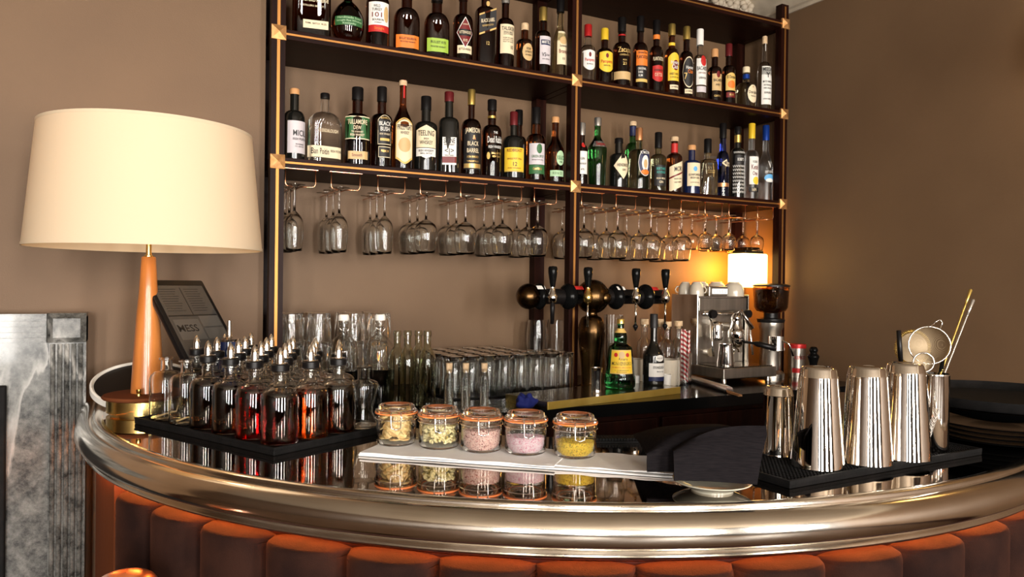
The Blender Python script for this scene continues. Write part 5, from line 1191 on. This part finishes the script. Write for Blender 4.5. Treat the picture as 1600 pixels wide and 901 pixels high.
for n, ((px, py), lab, fill, kind) in enumerate(jars):
    P = onz(px, py, Z0J); 
    P = Vector((P.x, P.y, 0))
    t = thing('clip_jar', lab, 'jar', (P.x, P.y, Z0J), R(-20), 'glass clip jars on the white cloth')
    prj = [(0, .003), (.028, .001), (.034, 0), (.0385, .003), (JR, .010), (JR, JH), (.0415, JH+.002), (.0415, JH+.0045), (.0395, JH+.006)]
    inn = [(0, .0055), (.033, .0055), (.0372, .012), (.0372, JH+.005)]
    bmj = lathe(prj+inn[::-1], 40); bmesh.ops.recalc_face_normals(bmj, faces=bmj.faces)
    obj('jar_body', bmj, G['clear'], t, smooth=True, angle=50)
    obj('gasket', lathe([(.0350, JH+.0062), (.0428, JH+.0062), (.0428, JH+.0088), (.0350, JH+.0088)], 40, close=True), M['gasket'], t, smooth=True, angle=40)
    lid = obj('lid', lathe([(0, JH+.0065), (.0345, JH+.0065), (.0345, JH+.0090), (.0410, JH+.0090), (.0415, JH+.0125), (.0370, JH+.015), (.0355, JH+.021), (.033, JH+.0225), (.028, JH+.021), (.026, JH+.0165), (0, JH+.0165)], 40), G['clear'], t, smooth=True, angle=50)
    obj('wire_clip', tube([(-.009, -.0425, JH+.014), (-.010, -.0448, JH+.004), (-.009, -.0428, JH-.018), (0, -.0432, JH-.021), (.009, -.0428, JH-.018), (.010, -.0448, JH+.004), (.009, -.0425, JH+.014)], .0011, 6), M['chrome'], t, smooth=True)
    obj('wire_ring', lathe([(.0420+.0010*math.cos(k*PI/4), JH-.004+.0010*math.sin(k*PI/4)) for k in range(9)], 40), M['chrome'], t, smooth=True)
    if kind == 'slices':
        M['banana'] = granules('dried_slice', (.95, .72, .34), (.70, .42, .15), (.88, .60, .25), 90, .3)
        sl = None; rnd = random.Random(3)
        k = 0
        for lev in range(8):
            for q in range(6):
                a = q*PI/3+lev*.6+rnd.uniform(-.2, .2); rr2 = .0235 if q else .004
                if q == 0: a = 0
                if sl is None:
                    bs = lathe([(0, -.0013), (.010, -.0016), (.0125, 0), (.010, .0016), (0, .0013)], 18)
                    sl = obj('dried_slice', bs, M['banana'], smooth=True); o = sl
                else: o = sl.copy(); col.objects.link(o)
                o.location = (P.x+rr2*math.cos(a), P.y+rr2*math.sin(a), Z0J+.0115+lev*.0062+.0015*rnd.random())
                o.location.z = max(o.location.z, Z0J+.012)
                tilt = R(rnd.uniform(12, 26)) if lev == 0 else R(rnd.uniform(35, 75) if lev < 7 else rnd.uniform(10, 25))
                if lev > 0 and q: 
                    o.rotation_euler = (0, tilt, a); o.location.z += .004
                else: o.rotation_euler = (R(rnd.uniform(-12, 12)), R(rnd.uniform(-12, 12)), a)
                tag(o, 'round slice of dried fruit piled in the leftmost jar', 'dried fruit', 'dried fruit slices in the leftmost jar')
    elif kind == 'buds':
        M['bud'] = granules('dried_bud', (.98, .86, .48), (.60, .46, .12), (.92, .76, .40), 160, .5)
        bm = bmesh.new(); rnd = random.Random(5)
        for q in range(420):
            lev = rnd.random(); ro = .0325*math.sqrt(rnd.uniform(.45, 1)); a = rnd.uniform(0, 2*PI)
            if q > 320: ro = .030*math.sqrt(rnd.random()); lev = 1
            r_ = bmesh.ops.create_icosphere(bm, subdivisions=1, radius=.0034)
            Mx = Matrix.Translation((ro*math.cos(a), ro*math.sin(a), .0098+lev*(fill-.014)+rnd.uniform(-.001, .002))) @ Matrix.Rotation(rnd.uniform(0, 6), 4, 'X') @ Matrix.Rotation(rnd.uniform(0, 6), 4, 'Z')
            for v in r_['verts']: v.co = Mx @ Vector((v.co.x*1.25, v.co.y*.85, v.co.z))
        o = obj('dried_buds', bm, M['bud'], smooth=True); o.location = (P.x, P.y, Z0J)
        tag(o, 'heap of small pale dried flower buds filling the second jar', 'dried flowers', kind='stuff')
    else:
        c1, c2, c3, sc_n = kind
        gmn = granules('granules_%d' % n, c1, c2, c3, sc_n, .9)
        bm = lathe([(0, .006), (.0325, .006), (.0364, .013), (.0364, fill-.003), (.0362, fill), (.025, fill+.0015), (.012, fill-.001), (0, fill+.001)], 48)
        rnd = random.Random(n)
        for q in range(420):
            a = rnd.uniform(0, 2*PI); ro = .0335*math.sqrt(rnd.random())
            r_ = bmesh.ops.create_cube(bm, size=rnd.uniform(.0010, .0022))
            Mx = Matrix.Translation((ro*math.cos(a), ro*math.sin(a), fill+.001)) @ Matrix.Rotation(rnd.uniform(0, 6), 4, 'X') @ Matrix.Rotation(rnd.uniform(0, 6), 4, 'Z')
            for v in r_['verts']: v.co = Mx @ v.co
        o = obj(('pink_salt', 'pink_sugar', 'yellow_zest')[n-2], bm, gmn, smooth=True, angle=50); o.location = (P.x, P.y, Z0J)
        tag(o, ('pink salt with dark red flecks filling the middle jar', 'pale pink sugar crystals filling the fourth jar', 'golden yellow zest filling the rightmost jar')[n-2], ('salt', 'sugar', 'zest')[n-2], kind='stuff')

# ribbed rubber rail at the bartender's edge
bm = bmesh.new()
a_l, a_r = R(240), R(266)
prism([P2(RI+.06, a_l+(a_r-a_l)*k/20) for k in range(21)]+[P2(RI+.015, a_r+(a_l-a_r)*k/20) for k in range(21)], 1.0998, 1.104, bm)
for k in range(60):
    a = a_l+(a_r-a_l)*(k+.5)/60
    p, q = Vector((*P2(RI+.020, a), 0)), Vector((*P2(RI+.055, a), 0)); d = Vector((-math.sin(a), math.cos(a), 0))*.0026
    prism([(p-d)[:2], (q-d)[:2], (q+d)[:2], (p+d)[:2]], 1.104, 1.109, bm)
tag(obj('rubber_rail_mat', bm, M['rubber']), 'ribbed black rubber mat along the inner edge of the bar behind the jars', 'mat')

# ---------------------------------------------------------------- saucers and black napkins
M['saucer'] = mat('pale_grey_ceramic', (.46, .43, .34), .25, coat=.4)
S0 = Vector((.853, .925, 1.0995))
def plate(r, h, foot): return lathe([(0, .002), (foot, .001), (foot, 0), (foot+.004, 0), (foot+.004, .003), (r*.8, h*.55), (r, h-.0015), (r, h), (r*.97, h), (r*.78, h*.62), (foot, .0045), (0, .0045)], 48)
o = obj('saucer', plate(.063, .017, .030), M['saucer'], smooth=True, angle=60); o.location = S0; tag(o, 'pale saucer carrying the black napkins beside the shaker tins', 'saucer')
M['napkin'] = noisy(mat('black_paper_napkin', rough=.9, spec=.05), (.007, .006, .007), (.012, .010, .011), 60, 2, .5, 30, (1, 1, 14), bdist=.001)
def napkin(label, A, Bv, zlo, ztop, back, seed, lean, group):
    bm = bmesh.new(); A, Bv = Vector(A), Vector(Bv); d = (Bv-A); nrm = Vector((-d.y, d.x, 0)).normalized(); nrm = nrm if nrm.y > 0 else -nrm
    g = []; nu, nv = 12, 16
    for i in range(nu+1):
        u = i/nu; row = []
        for j in range(nv+1):
            v = j/nv; base = A+d*u
            if v < .45:
                k = v/.45; off = nrm*(lean*k+.004*math.sin(u*4)); z = zlo+(ztop-zlo)*math.sin(k*PI/2*.94)
            else:
                k = (v-.45)/.55; off = nrm*(lean+back*k); z = ztop-.010*k*k+.008*math.sin(u*PI)*(1-k)+.014*u*(1-k)-.004*(1-u)
            p = base+off+d*(.16*max(0, v-.0)*(u-.0) if 0 else .0)+Vector((0, 0, z))
            kk = min(1, v/.45); p.z += (.022*u-.010*(1-u)**3)*kk*(1 if v < .45 else 1-.4*(v-.45)/.55)+.004*math.sin(u*PI)*kk; p += d*(.16*kk*u*u)
            row.append(bm.verts.new(p))
        g.append(row)
    for i in range(nu):
        for j in range(nv): bm.faces.new((g[i][j], g[i+1][j], g[i+1][j+1], g[i][j+1]))
    bmesh.ops.recalc_face_normals(bm, faces=bm.faces)
    bmesh.ops.solidify(bm, geom=bm.faces[:], thickness=.004)
    return tag(obj('napkin', bm, M['napkin'], smooth=True, angle=50), label, 'napkin', group)
napkin('folded black napkin draped over the saucer beside the shaker tins, outermost of the two', (.783, .935, 0), (.888, .862, 0), 1.120, 1.172, .10, 1, .028, 'black napkins on the saucer')
napkin('folded black napkin lying under the outer one, its tail fanned towards the back counter', (.772, .990, 0), (.882, .925, 0), 1.122, 1.160, .21, 2, .014, 'black napkins on the saucer')

# ---------------------------------------------------------------- shaker tins on the nubbed mat
MA = Vector((.972, .872, 0)); md = Vector((.545, .017, 0)).normalized(); mn = Vector((-md.y, md.x, 0))
sm = thing('bar_mat', 'black nubbed rubber bar mat under the upturned shaker tins', 'mat', (MA.x, MA.y, 1.0998), math.atan2(md.y, md.x))
obj('mat_base', B(0, .56, 0, .175, 0, .006, bevel=.001), M['rubber'], sm)
bm = bmesh.new()
for a in ((0, .56, 0, .006), (0, .56, .169, .175), (0, .006, .006, .169), (.554, .56, .006, .169)): box(bm, *a, .006, .013)
obj('mat_lip', bm, M['rubber'], sm)
bm = bmesh.new()
for i in range(66):
    for j in range(19):
        x, y = .012+i*.0082, .011+j*.0083
        vs = [bm.verts.new((x+dx, y+dy, z)) for z, s in ((.006, .0024), (.0115, .0018)) for dx, dy in ((-s, -s), (s, -s), (s, s), (-s, s))]
        for q in range(4): bm.faces.new((vs[q], vs[(q+1) % 4], vs[4+(q+1) % 4], vs[4+q]))
        bm.faces.new(vs[4:])
obj('mat_nubs', bm, M['rubber'], sm)
MZ = 1.0998+.0116
def tin(label, px, py, ytop_px, rt, rb_, group='upturned steel shaker tins'):
    P = onz(px, py, MZ); h = ony(px, ytop_px, P.y).z-MZ
    pr = [(rb_-.0008, 0), (rb_+.0008, .001), (rb_+.0004, .004), (rb_-(rb_-rt)*.90, h-.018), (rt+.0010, h-.0165), (rt+.0003, h-.0155), (rt-.0018, h-.004), (rt-.005, h), (rt-.010, h+.0005), (rt-.012, h-.001), (0, h-.001)]
    inn = [(0, h-.0022), (rt-.013, h-.0022), (rt-.0022, h-.006), (rb_-.0020, 0)]
    o = obj('shaker_tin', lathe(inn+pr, 64), M['mirror'], smooth=True, angle=50)
    o.location = (P.x, P.y, MZ); return tag(o, label, 'shaker tin', group)
M['mirror'] = noisy(mat('mirror_steel', rough=.05, metal=1), (.84, .80, .74), (.93, .90, .85), 10, 3, .03, 25, (1, 1, .15), rough=(.02, .06), bdist=.0008)
tin('short upturned shaker tin, leftmost on the nubbed mat', 1215, 709, 603, .0268, .0300)
tin('tall upturned shaker tin, second from the left and nearest the front edge of the mat', 1277, 727, 573, .0320, .0455)
tin('tall upturned shaker tin, third from the left on the nubbed mat', 1353, 721, 572, .0330, .0450)
tin('tall upturned shaker tin, just left of the utensil cylinder', 1413, 714, 567, .0335, .0450)
HP = onz(1458, 703, MZ); hh = ony(1458, 583, HP.y).z-MZ
ho = thing('utensil_cylinder', 'straight steel cylinder etched with a leafy sprig, holding strainers and spoons', 'utensil holder', (HP.x, HP.y, MZ))
HR = .0275
obj('cylinder', lathe([(0, .002), (HR-.001, .002), (HR-.001, hh), (HR, hh), (HR+.0006, hh-.002), (HR, hh-.004), (HR, .003), (HR-.002, 0), (0, 0)], 48), M['mirror2'] if 'mirror2' in M else M['steel'], ho, smooth=True, angle=50)
vd = math.atan2(-HP.y, -HP.x)    # towards the viewer side of the bar
def cs(X, Z): a = vd+X/HR; return ((HR+.0006)*math.cos(a), (HR+.0006)*math.sin(a), Z)
bm = bmesh.new(); rnd = random.Random(9)
stem = [Vector(cs(-.010+.018*(k/8)+.003*math.sin(k), .022+.060*(k/8))) for k in range(9)]
tube(stem, .0003, 5, bm)
for k in range(1, 8):
    for s in (-1, 1):
        x0, z0 = -.010+.018*(k/8), .022+.060*(k/8)
        pts = [cs(x0, z0), cs(x0+s*.004, z0+.006), cs(x0+s*.005+.001, z0+.013), cs(x0+s*.002, z0+.008), cs(x0, z0)]
        tube(pts, .0003, 5, bm)
obj('etched_sprig', bm, mat('etched_steel', (.75, .70, .65), .6, .5), ho)
# utensils: a frame facing across the bar, side axis sA, up z
sA = Vector((math.cos(YAW), -math.sin(YAW), 0)); sN = Vector((-math.sin(YAW), -math.cos(YAW), 0))
def hp(px, py, dy=0):           # point near the holder seen at a photo position
    p = ony(px, py, HP.y+dy); return p
def ring_pts(c, ax, az, r, n=36): return [c+ax*(r*math.cos(2*PI*k/n))+az*(r*math.sin(2*PI*k/n)) for k in range(n)]
def mesh_bowl(c, ax, az, nn, r, depth, seg=28, rings=8):
    bm = bmesh.new(); 
    g = []
    for j in range(rings+1):
        t = j/rings*PI/2; rr_ = r*math.cos(t); dd = depth*math.sin(t)
        g.append([bm.verts.new(c+ax*(rr_*math.cos(2*PI*k/seg))+az*(rr_*math.sin(2*PI*k/seg))+nn*dd) for k in range(seg)])
    for a, b in zip(g, g[1:]):
        for k in range(seg): bm.faces.new((a[k], a[(k+1) % seg], b[(k+1) % seg], b[k]))
    bmesh.ops.remove_doubles(bm, verts=bm.verts, dist=1e-5)
    return bm
M['gauze'] = mat('wire_gauze', (.42, .32, .20), .6, .4)
def gauze_nodes(mt, sc):
    nt = mt.node_tree; b = nt.nodes['Principled BSDF']; out = [n for n in nt.nodes if n.type == 'OUTPUT_MATERIAL'][0]
    tc = nd(mt, 'ShaderNodeTexCoord'); vv = []
    for ax_ in ('X', 'Z'):
        w_ = nd(mt, 'ShaderNodeTexWave', Scale=sc); w_.bands_direction = ax_; lk(mt, tc.outputs['Object'], w_.inputs['Vector']); vv.append(w_)
    mxm = nd(mt, 'ShaderNodeMath', operation='MAXIMUM'); lk(mt, vv[0].outputs['Fac'], mxm.inputs[0]); lk(mt, vv[1].outputs['Fac'], mxm.inputs[1])
    g = nd(mt, 'ShaderNodeMath', operation='GREATER_THAN'); g.inputs[1].default_value = .78; lk(mt, mxm.outputs[0], g.inputs[0])
    tr_ = nd(mt, 'ShaderNodeBsdfTransparent'); mx = nd(mt, 'ShaderNodeMixShader'); lk(mt, g.outputs[0], mx.inputs[0]); lk(mt, tr_.outputs[0], mx.inputs[1]); lk(mt, b.outputs[0], mx.inputs[2]); lk(mt, mx.outputs[0], out.inputs[0])
gauze_nodes(M['gauze'], 260)
up_ = Vector((0, 0, 1))
inside = Vector((HP.x, HP.y, MZ+.02))
# large fine strainer
c = hp(1452, 539, -.004); r_ = 29*mpp(c)
az1 = (up_*.97+sA*.22).normalized(); ax1 = sA*.80+sN*.35-up_*.18; ax1 = (ax1-az1*ax1.dot(az1)).normalized(); n1 = ax1.cross(az1).normalized(); n1 = n1 if n1.dot(sN) < 0 else -n1
st = thing('fine_strainer', 'large conical wire strainer with looped rest standing in the steel cylinder', 'strainer', c)
z0_ = Vector((0, 0, 0))
obj('mesh_cone', mesh_bowl(z0_, ax1, az1, n1, r_, r_*.9), M['gauze'], st, smooth=True)
obj('rim', tube(ring_pts(z0_, ax1, az1, r_), .0016, 8, closed=True), M['steel'], st, smooth=True)
obj('rest_loop', tube([az1*r_+ax1*-.006, az1*(r_+.012)+ax1*.002, az1*(r_+.017)+ax1*.008, az1*(r_+.012)+ax1*.013, az1*r_+ax1*.012], .0011, 8), M['steel'], st, smooth=True)
obj('handle', tube([-az1*r_, inside+Vector((.004, .004, 0))-c], .0022, 8), M['steel'], st, smooth=True)
# small strainer in front
c = hp(1443, 566, -.012); r2_ = 15*mpp(c)
st2 = thing('tea_strainer', 'small round wire strainer leaning at the front of the steel cylinder', 'strainer', c)
az2 = (up_*.98-sA*.1).normalized(); ax2 = (sA*.97+sN*.2); ax2 = (ax2-az2*ax2.dot(az2)).normalized(); n2 = ax2.cross(az2); n2 = n2 if n2.dot(sN) < 0 else -n2
obj('mesh_bowl', mesh_bowl(z0_, ax2, az2, n2, r2_, r2_*.5), M['gauze'], st2, smooth=True)
obj('rim', tube(ring_pts(z0_, ax2, az2, r2_), .0017, 8, closed=True), M['steel'], st2, smooth=True)
obj('handle', tube([-az2*r2_, inside-c+Vector((0, -.002, 0))], .002, 8), M['steel'], st2, smooth=True)
# hawthorne strainer: perforated plate with gold coil
c = hp(1426, 543, .055); r3_ = 26*mpp(c)
hs = thing('coil_strainer', 'cocktail strainer with golden spring coil and black handle behind the wire strainer', 'strainer', c)
pts = []; nC = 62
for k in range(nC*8):
    a = 2*PI*k/(nC*8); b_ = 2*PI*k/8
    pts.append(sA*((r3_+.0034*math.cos(b_))*math.cos(a))+up_*((r3_+.0034*math.cos(b_))*math.sin(a))+sN*(.0034*math.sin(b_)))
obj('spring_coil', tube(pts, .0007, 5, closed=True), M['goldfoil'], hs, smooth=True)
obj('plate', xform(lathe([(0, -.0006), (r3_*.9, -.0006), (r3_*.9, .0006), (0, .0006)], 40), Matrix(((sA.x, sN.x, up_.x, 0), (sA.y, sN.y, up_.y, 0), (sA.z, sN.z, up_.z, 0), (0, 0, 0, 1))) @ Matrix.Rotation(R(90), 4, 'X')), M['gauze'], hs)
hA, hB = hp(1404, 516, .038)-c, hp(1408, 572, .038)-c
obj('handle', tube([hA, (hA+hB)/2, hB], [.0044, .0048, .0042], 10), M['black'], hs, smooth=True)
obj('shank', tube([hB, inside-c+Vector((-.004, .008, .02))], .0025, 8), M['steel'], hs, smooth=True)
# muddler / peeler handle
pa, pb = hp(1473, 563, .0), inside+Vector((-.008, .004, 0))
o = obj('peeler_handle', tube([pa, pa.lerp(pb, .3), pa.lerp(pb, .6), pb], [.004, .0055, .005, .004], 10), M['gloss'], smooth=True); tag(o, 'glossy black tool handle between the strainers and the twisted spoons', 'bar tool')
# twisted bar spoons
def spoon(label, pxt, pyt, pxb, pyb, dy, m_):
    T, Bp = hp(pxt, pyt, dy), hp(pxb, pyb, dy); d = (T-Bp).normalized(); e = Bp-d*.105; Lh = (T-e).length
    a1_ = d.cross(Vector((0, 1, 0))).normalized(); a2_ = d.cross(a1_)
    t = thing('bar_spoon', label, 'bar spoon', e, 0, 'twisted bar spoons')
    bm = bmesh.new(); n = 150; ks = []
    for k in range(n+1):
        s = k/n; ang_ = s*2*PI*26; ring = []
        for q in range(8):
            b_ = 2*PI*q/8; rr_ = .0017*(1+.38*math.cos(2*(b_-ang_)))
            ring.append(bm.verts.new(d*(s*(Lh-.035))+a1_*(rr_*math.cos(b_))+a2_*(rr_*math.sin(b_))))
        ks.append(ring)
    for A_, B2 in zip(ks, ks[1:]):
        for q in range(8): bm.faces.new((A_[q], A_[(q+1) % 8], B2[(q+1) % 8], B2[q]))
    bm.faces.new(ks[0][::-1]); bm.faces.new(ks[-1])
    obj('twisted_shaft', bm, m_, t, smooth=True)
    obj('end_weight', tube([d*(Lh-.036), d*(Lh-.02), d*(Lh-.002), d*Lh], [.0020, .0026, .0036, .0028], 10), m_, t, smooth=True)
spoon('gold twisted bar spoon leaning in the steel cylinder', 1517, 452, 1470, 583, -.002, M['goldfoil'])
spoon('silver twisted bar spoon leaning in the steel cylinder, right of the gold one', 1521, 468, 1476, 583, .002, M['silverfoil'])

# ---------------------------------------------------------------- black plates and tray at the right end
SX, SY = 1.80, .995
M['plateblack'] = mat('black_tableware', (.003, .003, .003), .10, ior=1.16)
for k in range(4):
    o = obj('black_plate', lathe([(0, .001), (.09, 0), (.10, .001), (.150, .009), (.151, .0105), (.149, .011), (.10, .004), (0, .004)], 72), M['plateblack'], smooth=True, angle=50)
    o.location = (SX-.06, SY-.02, 1.0998+.0098*k); tag(o, 'shiny black plate, %s in the stack at the right end of the bar' % ('lowest', 'second', 'third', 'topmost')[k], 'plate', 'black plates at the right end of the bar')
o = obj('black_bowl', lathe([(0, 0), (.06, 0), (.10, .010), (.150, .030), (.148, .030), (.10, .013), (0, .004)], 72), M['plateblack'], smooth=True, angle=50)
o.location = (SX-.05, SY-.01, 1.0998+.042); tag(o, 'wide low black bowl standing on the stacked black plates', 'bowl')
o = obj('serving_tray', lathe([(0, 0), (.195, 0), (.205, .003), (.213, .020), (.215, .020), (.208, .001), (.20, -.003), (0, -.003)], 96), M['rubber'], smooth=True, angle=50)
o.location = (SX, SY, 1.0998+.078); tag(o, 'large round black serving tray lying on top of the stacked plates', 'tray')

# ---------------------------------------------------------------- fireplace and copper stool top
fp = thing('fireplace', 'grey veined marble fireplace surround with fluted jambs at the left', 'fireplace', (-.6, WL, 0))
FX1, FYF = -.093, 2.355; zt = ony(137, 489, FYF).z
ox, oy = -.6, WL
def fb(x0, x1, y0, y1, z0, z1, **k): return B(x0-ox, x1-ox, y0-oy, y1-oy, z0, z1, **k)
FW_ = .092; HH = .080
obj('side_slab', fb(FX1-.004, FX1, FYF+.01, WL-.001, 0, zt-.01), M['marble'], fp)
jb = fb(FX1-FW_+.004, FX1-.004, FYF+.020, WL-.001, 0, zt-HH)
nf = 4
for k in range(nf+1):
    xk = FX1-FW_+.007+k*(FW_-.0265)/nf
    tube([(xk+.006-ox, FYF+.014-oy, .12), (xk+.006-ox, FYF+.014-oy, zt-HH-.004)], .0060, 10, jb)
box(jb, FX1-FW_+.004-ox, FX1-.004-ox, FYF+.001-oy, FYF+.021-oy, 0, .12)
obj('fluted_jamb', jb, M['marble'], fp)
# corner block with bevelled face
bm = fb(FX1-FW_, FX1, FYF+.006, WL-.001, zt-HH, zt)
vs = [(FX1-FW_, zt-HH), (FX1, zt-HH), (FX1, zt), (FX1-FW_, zt)]
i_ = .014
a_ = [bm.verts.new((x-ox, FYF+.006-oy, z)) for x, z in vs]; b_ = [bm.verts.new((x-ox, FYF-.006-oy, z)) for x, z in ((FX1-FW_+i_, zt-HH+i_), (FX1-i_, zt-HH+i_), (FX1-i_, zt-i_), (FX1-FW_+i_, zt-i_))]
for q in range(4): bm.faces.new((a_[q], a_[(q+1) % 4], b_[(q+1) % 4], b_[q]))
bm.faces.new(b_)
obj('corner_block', bm, M['marble'], fp)
bm = fb(-1.35, FX1-FW_-.002, FYF+.014, WL-.001, zt-HH, zt-.002)
for k in range(5): box(bm, -1.35-ox, FX1-FW_-.004-ox, FYF+.003-oy, FYF+.015-oy, zt-HH+.005+k*.015, zt-HH+.005+k*.015+.009)
obj('fluted_lintel', bm, M['marble'], fp)
obj('panel', fb(-.62, FX1-FW_+.003, FYF+.030, WL-.001, 0, zt-HH-.001), M['marble'], fp)
obj('panel', fb(-1.35, -.621, FYF+.030, WL-.001, .95, zt-HH-.001), M['marble'], fp)
obj('inner_frame', fb(-.66, FX1-FW_-.092, FYF+.004, FYF+.032, 0, 1.145, bevel=.004), M['rubber'], fp)
cp = onz(190, 893, .87)
st_ = thing('bar_stool', 'bar stool with rounded copper seat below the left end of the bar', 'stool', (onz(196, 908, .93).x, onz(196, 908, .93).y, 0))
obj('seat', lathe(smoothprof([(.001, .945), (.025, .943), (.044, .934), (.054, .915), (.055, .897), (.048, .888), (.001, .886)], 3), 40), M['rose'], st_, smooth=True)
obj('pole', lathe([(0, .02), (.018, .02), (.018, .886), (0, .886)], 20), M['oldbrass'], st_, smooth=True, angle=40)
obj('base', lathe([(0, 0), (.15, 0), (.15, .008), (.03, .022), (0, .022)], 40), M['oldbrass'], st_, smooth=True, angle=40)
obj('foot_ring', tube([(.082*math.cos(k*PI/16), .082*math.sin(k*PI/16), .28) for k in range(32)], .008, 8, closed=True), M['oldbrass'], st_, smooth=True)
obj('ring_spoke', tube([(-.082, 0, .28), (.082, 0, .28)], .006, 8), M['oldbrass'], st_, smooth=True)
bpy.context.view_layer.update()
